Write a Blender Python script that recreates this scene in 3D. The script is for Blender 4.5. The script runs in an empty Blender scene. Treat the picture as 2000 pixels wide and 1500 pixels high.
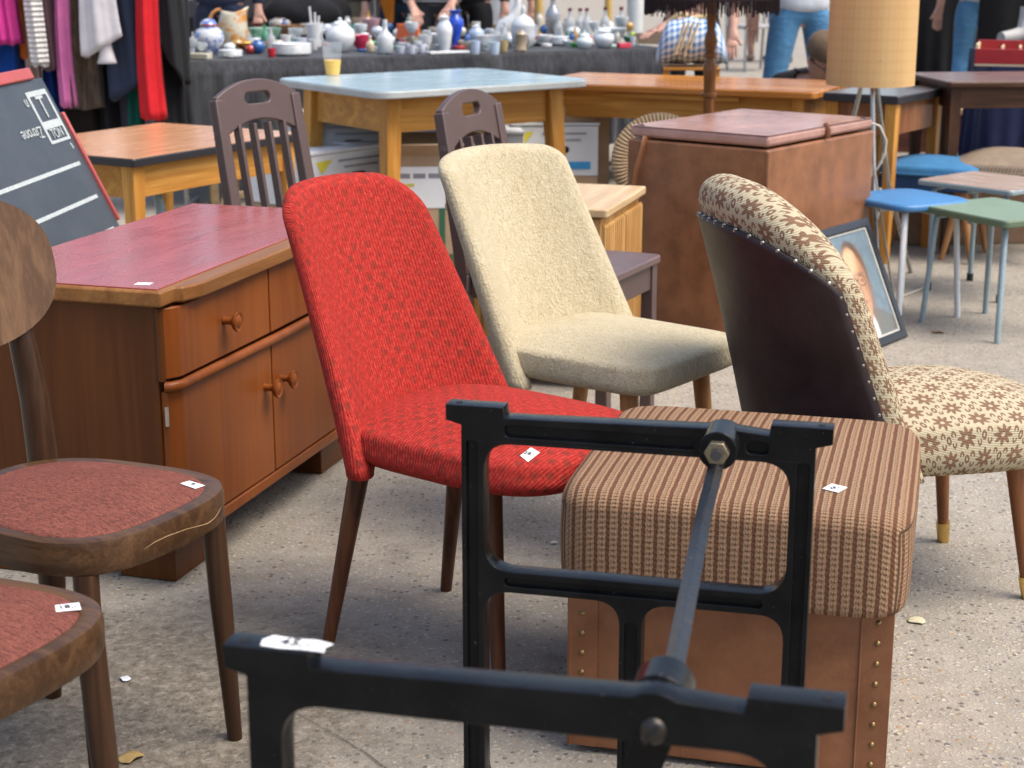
import bpy, bmesh, math, random
from mathutils import Vector, Matrix
R = math.radians
random.seed(7)
S = bpy.context.scene
C = S.collection
# ---------------------------------------------------------------- camera, sky, sun, exposure
PITCH = R(14.82); CAMH = 1.30; FPX = 3250.0            # photo is 2000 x 1500
cam = bpy.data.cameras.new('camera'); camo = bpy.data.objects.new('camera', cam); C.objects.link(camo)
camo.location = (0, 0, CAMH); camo.rotation_euler = (R(90) - PITCH, 0, 0)
cam.sensor_width = 36; cam.lens = FPX / 2000 * 36; cam.clip_end = 2000; cam.clip_start = .05
cam.dof.use_dof = True; cam.dof.focus_distance = 3.0; cam.dof.aperture_fstop = 7.5
S.camera = camo
SUN_EL = 60; SUN_AZ = 112                                 # azimuth: degrees to the right of straight ahead, behind camera > 90
w = bpy.data.worlds.new('World'); S.world = w; w.use_nodes = True
wn = w.node_tree; bg = wn.nodes['Background']
sky = wn.nodes.new('ShaderNodeTexSky'); sky.sky_type = 'NISHITA'; sky.sun_disc = False
sky.sun_elevation = R(SUN_EL); sky.sun_rotation = R(SUN_AZ); sky.air_density = 1.0; sky.dust_density = 4.0; sky.ozone_density = 1.0
wn.links.new(sky.outputs[0], bg.inputs[0]); bg.inputs[1].default_value = 0.15
sl = bpy.data.lights.new('sun', 'SUN'); sl.energy = 1.5; sl.angle = R(38); sl.color = (1, .95, .88)
slo = bpy.data.objects.new('sun', sl); C.objects.link(slo)
sd = Vector((math.sin(R(SUN_AZ)) * math.cos(R(SUN_EL)), math.cos(R(SUN_AZ)) * math.cos(R(SUN_EL)), math.sin(R(SUN_EL))))
slo.rotation_euler = sd.to_track_quat('Z', 'Y').to_euler()
S.view_settings.view_transform = 'Standard'; S.view_settings.look = 'None'
S.view_settings.exposure = 0.92; S.view_settings.gamma = 1; S.view_settings.use_curve_mapping = False
S.render.resolution_x = 1024; S.render.resolution_y = 768
# ---------------------------------------------------------------- photo pixel -> direction -> point on a known height / distance
_s, _c = math.sin(PITCH), math.cos(PITCH)
def ray(px, py):
    u = (px - 1000) / FPX; v = (py - 750) / FPX
    return Vector((u, _c - v * _s, -_s - v * _c))
def G(px, py, z=0.0):
    d = ray(px, py); return d * ((z - CAMH) / d.z) + Vector((0, 0, CAMH))
def GY(px, py, y):
    d = ray(px, py); return d * (y / d.y) + Vector((0, 0, CAMH))
# ---------------------------------------------------------------- node helpers
class X:
    def __init__(s, nt, k): s.nt = nt; s.k = k
    def _m(s, op, *a):
        n = s.nt.nodes.new('ShaderNodeMath'); n.operation = op
        for i, q in enumerate((s,) + a):
            if isinstance(q, X): s.nt.links.new(q.k, n.inputs[i])
            else: n.inputs[i].default_value = q
        return X(s.nt, n.outputs[0])
    def __add__(s, o): return s._m('ADD', o)
    __radd__ = __add__
    def __mul__(s, o): return s._m('MULTIPLY', o)
    __rmul__ = __mul__
    def __sub__(s, o): return s._m('SUBTRACT', o)
    def __rsub__(s, o): return (s * -1.0) + o
    def __truediv__(s, o): return s._m('DIVIDE', o)
    def lt(s, o): return s._m('LESS_THAN', o)
    def gt(s, o): return s._m('GREATER_THAN', o)
    def mn(s, o): return s._m('MINIMUM', o)
    def mx(s, o): return s._m('MAXIMUM', o)
    def sin(s): return s._m('SINE')
    def cos(s): return s._m('COSINE')
    def abs(s): return s._m('ABSOLUTE')
    def frac(s): return s._m('FRACT')
    def floor(s): return s._m('FLOOR')
    def sqrt(s): return s._m('SQRT')
    def pow(s, o): return s._m('POWER', o)
    def mod(s, o): return s._m('FLOORED_MODULO', o)
    def atan2(s, o): return s._m('ARCTAN2', o)
    def step(s, a, b):
        n = s.nt.nodes.new('ShaderNodeMapRange'); n.interpolation_type = 'SMOOTHSTEP'
        s.nt.links.new(s.k, n.inputs[0]); n.inputs[1].default_value = a; n.inputs[2].default_value = b
        return X(s.nt, n.outputs[0])
class Mt:
    """a node material being built"""
    def __init__(s, name, rough=.5, metal=0.0, coat=0.0, spec=.5, sheen=0.0):
        s.m = bpy.data.materials.new(name); s.m.use_nodes = True; s.nt = s.m.node_tree
        s.b = s.nt.nodes['Principled BSDF']
        s.b.inputs['Roughness'].default_value = rough; s.b.inputs['Metallic'].default_value = metal
        s.b.inputs['Specular IOR Level'].default_value = spec
        s.b.inputs['Coat Weight'].default_value = coat; s.b.inputs['Coat Roughness'].default_value = .12
        if sheen: s.b.inputs['Sheen Weight'].default_value = sheen; s.b.inputs['Sheen Roughness'].default_value = .4
        s.tc = s.nt.nodes.new('ShaderNodeTexCoord'); s.hh = None
    def co(s, kind='Object', scale=(1, 1, 1), rot=(0, 0, 0)):
        n = s.nt.nodes.new('ShaderNodeMapping'); s.nt.links.new(s.tc.outputs[kind], n.inputs[0])
        n.inputs['Scale'].default_value = scale; n.inputs['Rotation'].default_value = rot
        return n.outputs[0]
    def xyz(s, v):
        n = s.nt.nodes.new('ShaderNodeSeparateXYZ'); s.nt.links.new(v, n.inputs[0])
        return [X(s.nt, o) for o in n.outputs]
    def noise(s, v, scale, detail=4, rough=.55, dist=0.0):
        n = s.nt.nodes.new('ShaderNodeTexNoise'); s.nt.links.new(v, n.inputs['Vector'])
        n.inputs['Scale'].default_value = scale; n.inputs['Detail'].default_value = detail
        n.inputs['Roughness'].default_value = rough; n.inputs['Distortion'].default_value = dist
        return X(s.nt, n.outputs[0])
    def voro(s, v, scale, feature='F1', rnd=1.0):
        n = s.nt.nodes.new('ShaderNodeTexVoronoi'); n.feature = feature; s.nt.links.new(v, n.inputs['Vector'])
        n.inputs['Scale'].default_value = scale; n.inputs['Randomness'].default_value = rnd
        return X(s.nt, n.outputs['Distance']), (n.outputs['Color'] if feature == 'F1' else None)
    def ramp(s, f, stops, interp='LINEAR'):
        n = s.nt.nodes.new('ShaderNodeValToRGB'); s.nt.links.new(f.k if isinstance(f, X) else f, n.inputs[0])
        r = n.color_ramp; r.interpolation = interp
        while len(r.elements) < len(stops): r.elements.new(.5)
        for e, (p, c) in zip(r.elements, stops): e.position = p; e.color = (*c, 1)
        return n.outputs[0]
    def mix(s, f, a, b, mode='MIX'):
        n = s.nt.nodes.new('ShaderNodeMix'); n.data_type = 'RGBA'; n.blend_type = mode; n.clamp_factor = True
        for sk, q in ((n.inputs[0], f), (n.inputs[6], a), (n.inputs[7], b)):
            if isinstance(q, X): s.nt.links.new(q.k, sk)
            elif isinstance(q, (int, float)): sk.default_value = q
            elif isinstance(q, tuple): sk.default_value = (*q, 1)
            else: s.nt.links.new(q, sk)
        return n.outputs[2]
    def col(s, c):
        if isinstance(c, tuple): s.b.inputs['Base Color'].default_value = (*c, 1)
        else: s.nt.links.new(c, s.b.inputs['Base Color'])
    def rough(s, f): s.nt.links.new(f.k, s.b.inputs['Roughness'])
    def bump(s, h, dist=.001, strength=1.0):
        n = s.nt.nodes.new('ShaderNodeBump'); n.inputs['Strength'].default_value = strength; n.inputs['Distance'].default_value = dist
        s.nt.links.new(h.k, n.inputs['Height'])
        if s.hh: s.nt.links.new(s.hh, n.inputs['Normal'])
        s.hh = n.outputs[0]; s.nt.links.new(s.hh, s.b.inputs['Normal'])
_mc = {}
def cached(f):
    def g(*a, **k):
        key = (f.__name__, a, tuple(sorted(k.items())))
        if key not in _mc: _mc[key] = f(*a, **k)
        return _mc[key]
    return g
def dk(c, k): return tuple(min(1, q * k) for q in c)
@cached
def plain(c, rough=.5, metal=0.0, var=.18, coat=0.0, scale=9.0, bump=.0006, spec=.5):
    """paint, ceramic, metal: gentle mottling, uneven gloss"""
    m = Mt('plain', rough, metal, coat, spec); v = m.co()
    n = m.noise(v, scale, 5); n2 = m.noise(v, scale * 7, 3)
    m.col(m.ramp(n * .65 + n2 * .35, [(.3, dk(c, 1 - var)), (.7, dk(c, 1 + var * .6))]))
    m.rough((n2 - .5) * .22 + rough); m.bump(n2, bump); return m.m
@cached
def wood(c1, c2, axis=2, rough=.42, coat=.25, scale=1.0, wear=0.0, wearc=(.42, .33, .22)):
    """grain running along the given object axis"""
    m = Mt('wood', rough, 0, coat * .25, .2); sc = [9 * scale] * 3; sc[axis] = .9 * scale; v = m.co(scale=tuple(sc))
    a = m.noise(v, 1.6, 5, .6, .8); sc2 = [120 * scale] * 3; sc2[axis] = 3.5 * scale; b = m.noise(m.co(scale=tuple(sc2)), 1.0, 3)
    f = a * .7 + b * .3
    cc = m.ramp(f, [(.28, dk(c1, .85)), (.45, c1), (.62, c2), (.78, dk(c2, 1.08))])
    big = m.noise(m.co(), 3.1, 3)
    cc = m.mix(big.step(.35, .75) * .32, cc, dk(c1, .7), 'MIX')
    if wear:
        wn_ = m.noise(m.co(), 23, 6, .7); cc = m.mix(wn_.step(.72 - wear * .2, .86 - wear * .2), cc, wearc)
    m.col(cc); m.rough((a - .5) * .35 + rough); m.bump(b, .0007, .6); return m.m
@cached
def cloth(c, var=.25, scale=420.0, rough=.9, sheen=.05, fold=0.0):
    m = Mt('cloth', rough, 0, 0, .25, sheen); v = m.co()
    n = m.noise(v, scale, 2); n2 = m.noise(v, 11, 4)
    m.col(m.ramp(n * .5 + n2 * .5, [(.3, dk(c, 1 - var)), (.7, dk(c, 1 + var))]))
    m.bump(n, .0012, .7); m.bump(n2, .012, .35 + fold); return m.m
@cached
def leather(c1, c2, rough=.42, scale=14.0, streak=0.0):
    m = Mt('leather', rough, 0, 0, .45); v = m.co()
    n = m.noise(v, scale, 6, .62); n2 = m.noise(v, 160, 3); f = n
    if streak: f = n * .5 + m.noise(m.co(scale=(9, 9, 1.2)), 5, 4) * .5
    m.col(m.ramp(f, [(.32, c1), (.68, c2)])); m.rough((n - .5) * .3 + rough); m.bump(n2, .0008, .7); m.bump(n, .004, .25); return m.m
def glass(c=(.9, .95, .95), rough=.04, alpha=.35):
    m = Mt('glass', rough); m.b.inputs['Transmission Weight'].default_value = .85; m.b.inputs['IOR'].default_value = 1.3
    n = m.noise(m.co(), 14, 3); m.col(m.ramp(n, [(.3, dk(c, .9)), (.7, c)])); return m.m
# ---------------------------------------------------------------- mesh helpers
class MB:
    def __init__(s): s.v = []; s.f = []; s.uv = {}; s.mi = []; s.cur = 0
    def face(s, idx, uv=None):
        s.f.append(tuple(idx)); s.mi.append(s.cur)
        if uv: s.uv[len(s.f) - 1] = uv
    def box(s, c, d, rot=None, taper=1.0):
        """centre, size; rot a Matrix; taper scales the top"""
        b = len(s.v)
        for z in (-1, 1):
            k = taper if z > 0 else 1
            for x, y in ((-1, -1), (1, -1), (1, 1), (-1, 1)):
                p = Vector((x * d[0] / 2 * k, y * d[1] / 2 * k, z * d[2] / 2))
                if rot is not None: p = rot @ p
                s.v.append(tuple(p + Vector(c)))
        for q in ((3, 2, 1, 0), (4, 5, 6, 7), (0, 1, 5, 4), (1, 2, 6, 5), (2, 3, 7, 6), (3, 0, 4, 7)): s.face([b + i for i in q])
        return s
    def beam(s, a, b_, wx, wy, up=(0, 0, 1), k=1.0):
        """rectangular bar from a to b, wx across, wy deep; k scales the far end"""
        a, b_ = Vector(a), Vector(b_); d = (b_ - a).normalized(); u = Vector(up)
        if abs(d.dot(u)) > .98: u = Vector((1, 0, 0)) if abs(d.x) < .9 else Vector((0, 1, 0))
        sx = d.cross(u).normalized(); sy = sx.cross(d).normalized(); b = len(s.v)
        for q, kk in ((a, 1), (b_, k)):
            for i, j in ((-1, -1), (1, -1), (1, 1), (-1, 1)): s.v.append(tuple(q + sx * wx * .5 * i * kk + sy * wy * .5 * j * kk))
        for q in ((3, 2, 1, 0), (4, 5, 6, 7), (0, 1, 5, 4), (1, 2, 6, 5), (2, 3, 7, 6), (3, 0, 4, 7)): s.face([b + i for i in q])
        return s
    def tube(s, path, rad, n=10, cap=True, flat=1.0, up=None):
        P = [Vector(p) for p in path]; b = len(s.v); m = len(P)
        if not isinstance(rad, (list, tuple)): rad = [rad] * m
        pu = Vector(up) if up else None
        for i, p in enumerate(P):
            d = (P[min(i + 1, m - 1)] - P[max(i - 1, 0)]).normalized()
            if pu is None: pu = Vector((0, 0, 1)) if abs(d.z) < .9 else Vector((1, 0, 0))
            sx = d.cross(pu).normalized(); sy = sx.cross(d).normalized(); pu = sy
            for j in range(n):
                t = 2 * math.pi * j / n
                s.v.append(tuple(p + sx * math.cos(t) * rad[i] + sy * math.sin(t) * rad[i] * flat))
        for i in range(m - 1):
            for j in range(n):
                k = (j + 1) % n; s.face((b + i * n + j, b + (i + 1) * n + j, b + (i + 1) * n + k, b + i * n + k))
        if cap:
            s.face([b + j for j in range(n)]); s.face([b + (m - 1) * n + j for j in range(n)][::-1])
        return s
    def lathe(s, prof, n=20, c=(0, 0, 0), cap=True, sq=None):
        """profile of (radius, z); sq = exponent for squarish plan"""
        b = len(s.v)
        for r, z in prof:
            for j in range(n):
                t = 2 * math.pi * j / n; a, q = math.cos(t), math.sin(t)
                s.v.append((c[0] + a * r, c[1] + q * r, c[2] + z))
        for i in range(len(prof) - 1):
            for j in range(n):
                k = (j + 1) % n; s.face((b + i * n + j, b + i * n + k, b + (i + 1) * n + k, b + (i + 1) * n + j))
        if cap:
            if prof[0][0] > 1e-4: s.face([b + j for j in range(n)][::-1])
            if prof[-1][0] > 1e-4: s.face([b + (len(prof) - 1) * n + j for j in range(n)])
        return s
    def grid(s, fn, nu, nv, closeu=False, flip=False, uvfn=None, cap0=False, cap1=False):
        b = len(s.v); cols = nu if closeu else nu + 1
        for j in range(nv + 1):
            for i in range(cols): s.v.append(tuple(fn(i / nu, j / nv)))
        for j in range(nv):
            for i in range(nu):
                k = (i + 1) % cols
                q = (b + j * cols + i, b + j * cols + k, b + (j + 1) * cols + k, b + (j + 1) * cols + i)
                uv = None
                if uvfn: uv = [uvfn(i / nu, j / nv), uvfn((i + 1) / nu, j / nv), uvfn((i + 1) / nu, (j + 1) / nv), uvfn(i / nu, (j + 1) / nv)]
                if flip: q = q[::-1]; uv = uv[::-1] if uv else None
                s.face(q, uv)
        if closeu and cap0: s.face([b + i for i in range(cols)][::-1 if not flip else 1])
        if closeu and cap1: s.face([b + nv * cols + i for i in range(cols)][::1 if not flip else -1])
        return s
    def prism(s, pts, z0, z1):
        b = len(s.v); n = len(pts)
        for z in (z0, z1):
            for p in pts: s.v.append((p[0], p[1], z))
        s.face([b + i for i in range(n)][::-1]); s.face([b + n + i for i in range(n)])
        for i in range(n):
            k = (i + 1) % n; s.face((b + i, b + k, b + n + k, b + n + i))
        return s
    def mesh(s, name='mesh', angle=40, smooth=True):
        me = bpy.data.meshes.new(name); me.from_pydata(s.v, [], s.f)
        if s.uv:
            l = me.uv_layers.new(name='UVMap')
            for pi, p in enumerate(me.polygons):
                if pi in s.uv:
                    for li, u in zip(p.loop_indices, s.uv[pi]): l.data[li].uv = u
        for p, q in zip(me.polygons, s.mi): p.use_smooth = smooth; p.material_index = q
        me.update()
        if smooth: me.set_sharp_from_angle(angle=R(angle))
        return me
    def put(s, name, mat, parent=None, bevel=0.0, angle=40, fix=False, subd=0):
        me = s.mesh(name, angle)
        if fix:
            bm = bmesh.new(); bm.from_mesh(me); bmesh.ops.recalc_face_normals(bm, faces=bm.faces); bm.to_mesh(me); bm.free()
        return link(name, me, mat, parent, bevel, subd)
def link(name, me, mat, parent=None, bevel=0.0, subd=0):
    o = bpy.data.objects.new(name, me); C.objects.link(o)
    for m in (mat if isinstance(mat, (list, tuple)) else [mat]):
        if m and len(me.materials) < (len(mat) if isinstance(mat, (list, tuple)) else 1): me.materials.append(m)
    if parent: o.parent = parent
    if bevel:
        b = o.modifiers.new('bevel', 'BEVEL'); b.width = bevel; b.segments = 2; b.limit_method = 'ANGLE'; b.angle_limit = R(35)
    if subd:
        q = o.modifiers.new('sub', 'SUBSURF'); q.levels = subd; q.render_levels = subd
    return o
def tag(o, label=None, cat=None, group=None, kind=None):
    if label: o['label'] = label
    if cat: o['category'] = cat
    if group: o['group'] = group
    if kind: o['kind'] = kind
    return o
def thing(name, label, cat, loc=(0, 0, 0), rz=0.0, group=None, scale=1.0):
    o = bpy.data.objects.new(name, None); C.objects.link(o); o.empty_display_size = .1
    o.location = loc; o.rotation_euler = (0, 0, rz); o.scale = (scale,) * 3
    return tag(o, label, cat, group)
def copy_tree(o, parent=None):
    c = o.copy(); C.objects.link(c)
    if parent: c.parent = parent
    for ch in list(o.children): copy_tree(ch, c)
    return c
def dup(o, loc, rz, label, group=None):
    c = copy_tree(o); c.location = loc; c.rotation_euler = (0, 0, rz); c['label'] = label
    if group: c['group'] = group
    return c
def rrect(w, h, r, n=6, cx=0.0, cy=0.0):
    """rounded rectangle outline"""
    p = []
    for qx, qy, a in ((1, 1, 0), (-1, 1, 90), (-1, -1, 180), (1, -1, 270)):
        for i in range(n + 1):
            t = R(a + 90 * i / n); p.append((cx + qx * (w / 2 - r) + r * math.cos(t), cy + qy * (h / 2 - r) + r * math.sin(t)))
    return p
def round_poly(pts, r, n=5):
    """round every corner of a polygon; r number or list"""
    out = []; N = len(pts)
    for i, p in enumerate(pts):
        rr = r[i] if isinstance(r, (list, tuple)) else r
        p = Vector(p); a = Vector(pts[i - 1]) - p; b = Vector(pts[(i + 1) % N]) - p
        if rr <= 0: out.append(tuple(p)); continue
        ang = a.angle(b); d = min(rr / math.tan(ang / 2), a.length * .49, b.length * .49)
        s0 = p + a.normalized() * d; s1 = p + b.normalized() * d
        for k in range(n + 1):
            t = k / n; out.append(tuple(s0 * (1 - t) ** 2 + p * 2 * t * (1 - t) + s1 * t * t))
    return out
def plate(outer, holes, th, bevel=0.0, res=2):
    """flat plate (in xy, centred on z=0) with holes, as a mesh"""
    cu = bpy.data.curves.new('plate', 'CURVE'); cu.dimensions = '2D'; cu.fill_mode = 'BOTH'
    cu.extrude = th / 2 - bevel; cu.bevel_depth = bevel; cu.bevel_resolution = res; cu.offset = -bevel
    for pts in [outer] + list(holes):
        sp = cu.splines.new('POLY'); sp.points.add(len(pts) - 1); sp.use_cyclic_u = True
        for q, p in zip(sp.points, pts): q.co = (p[0], p[1], 0, 1)
    o = bpy.data.objects.new('plate', cu); me = bpy.data.meshes.new_from_object(o)
    bpy.data.objects.remove(o); bpy.data.curves.remove(cu); me.materials.clear()
    for p in me.polygons: p.use_smooth = True
    me.set_sharp_from_angle(angle=R(35)); return me
def text_mesh(txt, size, th=.0004):
    cu = bpy.data.curves.new('text', 'FONT'); cu.body = txt; cu.size = size; cu.extrude = th; cu.align_x = 'CENTER'; cu.align_y = 'CENTER'
    o = bpy.data.objects.new('text', cu); me = bpy.data.meshes.new_from_object(o)
    bpy.data.objects.remove(o); bpy.data.curves.remove(cu); me.materials.clear(); return me
def xf(me, M):
    me.transform(M); me.update(); return me
def frame_from(o, ex, ey):
    """matrix with origin o, x axis ex, y axis ~ey"""
    ex = Vector(ex).normalized(); ey = Vector(ey); ez = ex.cross(ey).normalized(); ey = ez.cross(ex)
    M = Matrix((ex, ey, ez)).transposed().to_4x4(); M.translation = Vector(o); return M
def jit(a): return random.uniform(-a, a)
PAPER = plain((.78, .78, .76), .75, var=.06, bump=.0003); INK = plain((.02, .02, .03), .6)
def price_tag(parent, M, w, h, txt, size, outline=None):
    """handwritten price on a torn slip, lying in the xy plane of M"""
    pts = outline or [(-w / 2, -h / 2), (w / 2 * .9, -h / 2 * 1.1), (w / 2, h / 2), (-w / 2 * .85, h / 2 * .9)]
    b = MB(); b.prism(pts, 0, .0006); me = xf(b.mesh('price_tag'), M); t = link('price_tag', me, PAPER, parent)
    tm = xf(text_mesh(txt, size), M @ Matrix.Translation((0, 0, .0012))); link('price', tm, INK, t); return t
from mathutils.bvhtree import BVHTree
def stick_tag(thing_, part, px, py, w, h, txt, size, spin=0.0, outline=None):
    """price slip lying on the part's surface where the photo shows it"""
    W = Matrix.Translation(thing_.location) @ thing_.rotation_euler.to_matrix().to_4x4()
    bv = BVHTree.FromPolygons([W @ v.co for v in part.data.vertices], [tuple(p.vertices) for p in part.data.polygons])
    hit, nr, _, _ = bv.ray_cast(Vector((0, 0, CAMH)), ray(px, py))
    if hit is None: return None
    if nr.dot(ray(px, py)) > 0: nr = -nr
    ex = Vector((math.cos(spin), math.sin(spin), 0)); ex = (ex - nr * ex.dot(nr)).normalized(); ey = nr.cross(ex)
    return price_tag(thing_, W.inverted() @ frame_from(hit + nr * .0012, ex, ey), w, h, txt, size, outline)
def cushion(outline, prof, nth=64, M=None, uvs=1.0):
    """closed pad: outline(theta)->(x,y); prof list of (k, z): from bottom centre to top centre; uv by arc length from the top"""
    b = MB(); T = len(prof)
    ks = [p[0] for p in prof]; zs = [p[1] for p in prof]
    def fn(u, v):
        j = round(v * (T - 1)); a = outline(2 * math.pi * u); return (a[0] * ks[j], a[1] * ks[j], zs[j])
    def uvf(u, v):
        j = round(v * (T - 1)); t = 2 * math.pi * u; a = outline(t); r = math.hypot(*a); s = 0
        for i in range(T - 1, j, -1): s += math.hypot((ks[i] - ks[i - 1]) * r, zs[i] - zs[i - 1])
        return (a[0] / r * s * uvs, a[1] / r * s * uvs)
    b.grid(fn, nth, T - 1, closeu=True, uvfn=uvf); return b
def pad_profile(z0, z1, dome, edge=.03, bulge=.02, n=6):
    p = [(0.001, z0), (.5, z0), (.93, z0), (.985, z0 + edge * .3)]
    h = z1 - z0
    for i in range(1, 5): p.append((1 + bulge * math.sin(math.pi * i / 5), z0 + edge * .3 + (h - edge) * i / 5))
    for i in range(n + 1):
        t = i / n * math.pi / 2; p.append((1 - .09 * (1 - math.cos(t)) - .0, z1 - edge * .6 * (1 - math.sin(t))))
    for k in (.82, .7, .55, .4, .25, .12, .001): p.append((k, z1 + dome * (1 - (k / .91) ** 2)))
    return p
def superell(a, bf, bb, n=3.2, cx=0.0):
    """outline: half length a (x), half width bf at the front, bb at the back"""
    def f(t):
        c_, s_ = math.cos(t), math.sin(t)
        x = math.copysign(abs(c_) ** (2 / n), c_) * a; y = math.copysign(abs(s_) ** (2 / n), s_)
        return (cx + x, y * (bf + (bb - bf) * (1 - (x / a + 1) / 2)))
    return f
# ================================================================ ground
def ground_mat():
    m = Mt('aggregate', .86, 0, 0, .3); v = m.co(); x, y, z = m.xyz(v)
    d1, c1 = m.voro(v, 78); d2, c2 = m.voro(v, 150)
    sep = m.nt.nodes.new('ShaderNodeSeparateColor'); m.nt.links.new(c1, sep.inputs[0]); r1 = X(m.nt, sep.outputs[0]); g1 = X(m.nt, sep.outputs[1])
    sep2 = m.nt.nodes.new('ShaderNodeSeparateColor'); m.nt.links.new(c2, sep2.inputs[0]); r2 = X(m.nt, sep2.outputs[0])
    big = m.noise(v, 1.3, 5); mid = m.noise(v, 14, 5, .65); fine = m.noise(v, 330, 3)
    matrix = m.ramp(mid * .6 + fine * .4, [(.3, (.22, .195, .155)), (.7, (.37, .33, .27))])
    peb = m.ramp(r1, [(0, (.12, .108, .095)), (.12, (.28, .24, .19)), (.3, (.42, .36, .26)), (.5, (.31, .27, .22)), (.66, (.41, .365, .30)), (.78, (.36, .24, .14)), (.86, (.46, .42, .37)), (.93, (.17, .15, .14))], 'CONSTANT')
    pebm = d1.step(.42, .28) * g1.gt(.30)
    peb2 = m.ramp(r2, [(0, (.14, .13, .12)), (.3, (.40, .37, .32)), (.6, (.24, .21, .17)), (.8, (.41, .38, .33))], 'CONSTANT')
    cc = m.mix((d2.lt(.36) * r2.gt(.35)) * .8, matrix, peb2); cc = m.mix(pebm * .95, cc, peb)
    cc = m.mix(big.step(.4, .75) * .35, cc, (.20, .18, .15))
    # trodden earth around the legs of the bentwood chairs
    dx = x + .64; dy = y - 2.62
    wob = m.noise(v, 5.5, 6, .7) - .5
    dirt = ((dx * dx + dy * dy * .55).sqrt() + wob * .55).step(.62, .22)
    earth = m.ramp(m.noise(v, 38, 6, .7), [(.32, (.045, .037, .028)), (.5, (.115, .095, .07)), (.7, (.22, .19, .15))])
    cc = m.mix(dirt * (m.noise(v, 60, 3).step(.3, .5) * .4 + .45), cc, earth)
    st = m.noise(v, 2.7, 6, .7); cc = m.mix(st.step(.55, .75) * .55, cc, (.10, .088, .07)); spt = m.noise(v, 17, 3); cc = m.mix(spt.step(.70, .74) * .25, cc, (.07, .06, .05))
    # slab joint
    a = G(585, 1395); b = G(770, 1510); t = (b - a).normalized()
    ln = ((x - a.x) * t.y - (y - a.y) * t.x + (m.noise(v, 9, 5) - .5) * .03).abs(); jn = ln.step(.0045, .0015) * y.step(2.75, 2.45)
    cc = m.mix(jn * .55, cc, (.05, .043, .034)); m.col(cc)
    m.bump(pebm * .6 + d2 * -.35 + fine * .35 - jn * 1.5, .0035, .8); m.bump(mid, .006, .5); return m.m
b = MB(); b.grid(lambda u, v: (-60 + 120 * u, -20 + 170 * v, 0), 24, 34)
tag(b.put('ground', ground_mat()), kind='structure')
# ================================================================ fabrics
def red_knit():
    m = Mt('red_knit', .9, 0, 0, .15); u, v, _ = m.xyz(m.co('UV'))
    wob = (m.noise(m.co('UV'), 60, 2) - .5) * .003
    cord = ((u + wob) * (math.pi / .0068)).sin().abs(); bob = m.noise(m.co('UV', (150, 110, 1)), 1.0, 2); fz = m.noise(m.co('UV'), 330, 3)
    cc = m.ramp(bob * .6 + fz * .4, [(.3, (.24, .015, .012)), (.5, (.36, .027, .020)), (.7, (.50, .066, .044))])
    gu = (u / .019).frac(); gv = (v / .021).frac(); chk = ((u / .019).floor() + (v / .021).floor()).mod(2.0)
    sp = (gu - .5).abs().step(.45, .25) * (gv - .5).abs().step(.45, .25) * chk * fz.step(.3, .55)
    worn = m.noise(m.co('UV'), 5, 3).step(.4, .6) * .5 + .32
    cc = m.mix(sp * worn, cc, (.15, .03, .018)); cc = m.mix(cord.step(.6, .0) * .5, cc, (.11, .005, .005)); m.col(cc)
    m.bump(cord * .6 + bob * .7 + fz * .3, .0016, .9); return m.m
def beige_pile():
    m = Mt('beige_pile', .95, 0, 0, .15, .12); w_ = m.co('UV'); v = m.co()
    n = m.noise(v, 190, 4, .7); n1 = m.noise(m.co(scale=(1, 1, .5)), 70, 4, .6, 1.2); n2 = m.noise(v, 6, 3)
    m.col(m.ramp(n * .45 + n1 * .4 + n2 * .15, [(.3, (.38, .30, .175)), (.45, (.50, .42, .265)), (.6, (.60, .52, .355)), (.75, (.70, .625, .46))]))
    m.bump(n, .005, 1.0); m.bump(n1, .006, .7); return m.m
def floral():
    m = Mt('floral_jacquard', .88, 0, 0, .2); u, v, _ = m.xyz(m.co('UV')); S_ = .084
    wv = (m.noise(m.co('UV'), 9, 2) - .5) * .02; x = (u + wv) / S_; y = (v - wv) / S_
    def ctr(ox, oy):
        return (x + ox).frac() - .5, (y + oy).frac() - .5
    out = None
    for ox, oy in ((0, 0), (.5, .5)):
        a, b_ = ctr(ox, oy); r = (a * a + b_ * b_).sqrt(); th = a.atan2(b_)
        f = (r - ((th * 8).cos() * .062 + .2)).step(.018, -.012) * (r - .055).step(-.012, .012)
        core = (r - .035).step(.012, -.01); f = f.mx(core * 0.0)
        out = f if out is None else out.mx(f)
    for ox, oy in ((.5, 0), (0, .5)):
        a, b_ = ctr(ox, oy)
        for kx, ky in ((-.15, .1), (.15, .1), (-.15, -.1), (.15, -.1), (0, 0)):
            aa = a - kx; bb = b_ - ky; rr = (aa * aa * 2.6 + bb * bb).sqrt(); ring = ((rr - .075).abs() - .026).step(.018, -.008)
            if ky: ring = ring * (bb * (1 if ky > 0 else -1) + .03).step(-.02, .02)
            out = out.mx(ring)
    rib = (v * (2 * math.pi / .0032)).sin(); fz = m.noise(m.co('UV'), 500, 3); wear = m.noise(m.co('UV'), 16, 4)
    base = m.ramp(fz * .5 + rib * .12 + .2 + wear * .2, [(.3, (.30, .245, .14)), (.5, (.44, .375, .24)), (.7, (.56, .49, .34))])
    br = m.ramp(fz, [(.3, (.15, .08, .046)), (.7, (.27, .16, .098))])
    m.col(m.mix(out * (wear.step(.2, .4) * .25 + .75), base, br)); m.bump(out * .7 + rib * .25 + fz * .3, .0016, .9); return m.m
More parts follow.
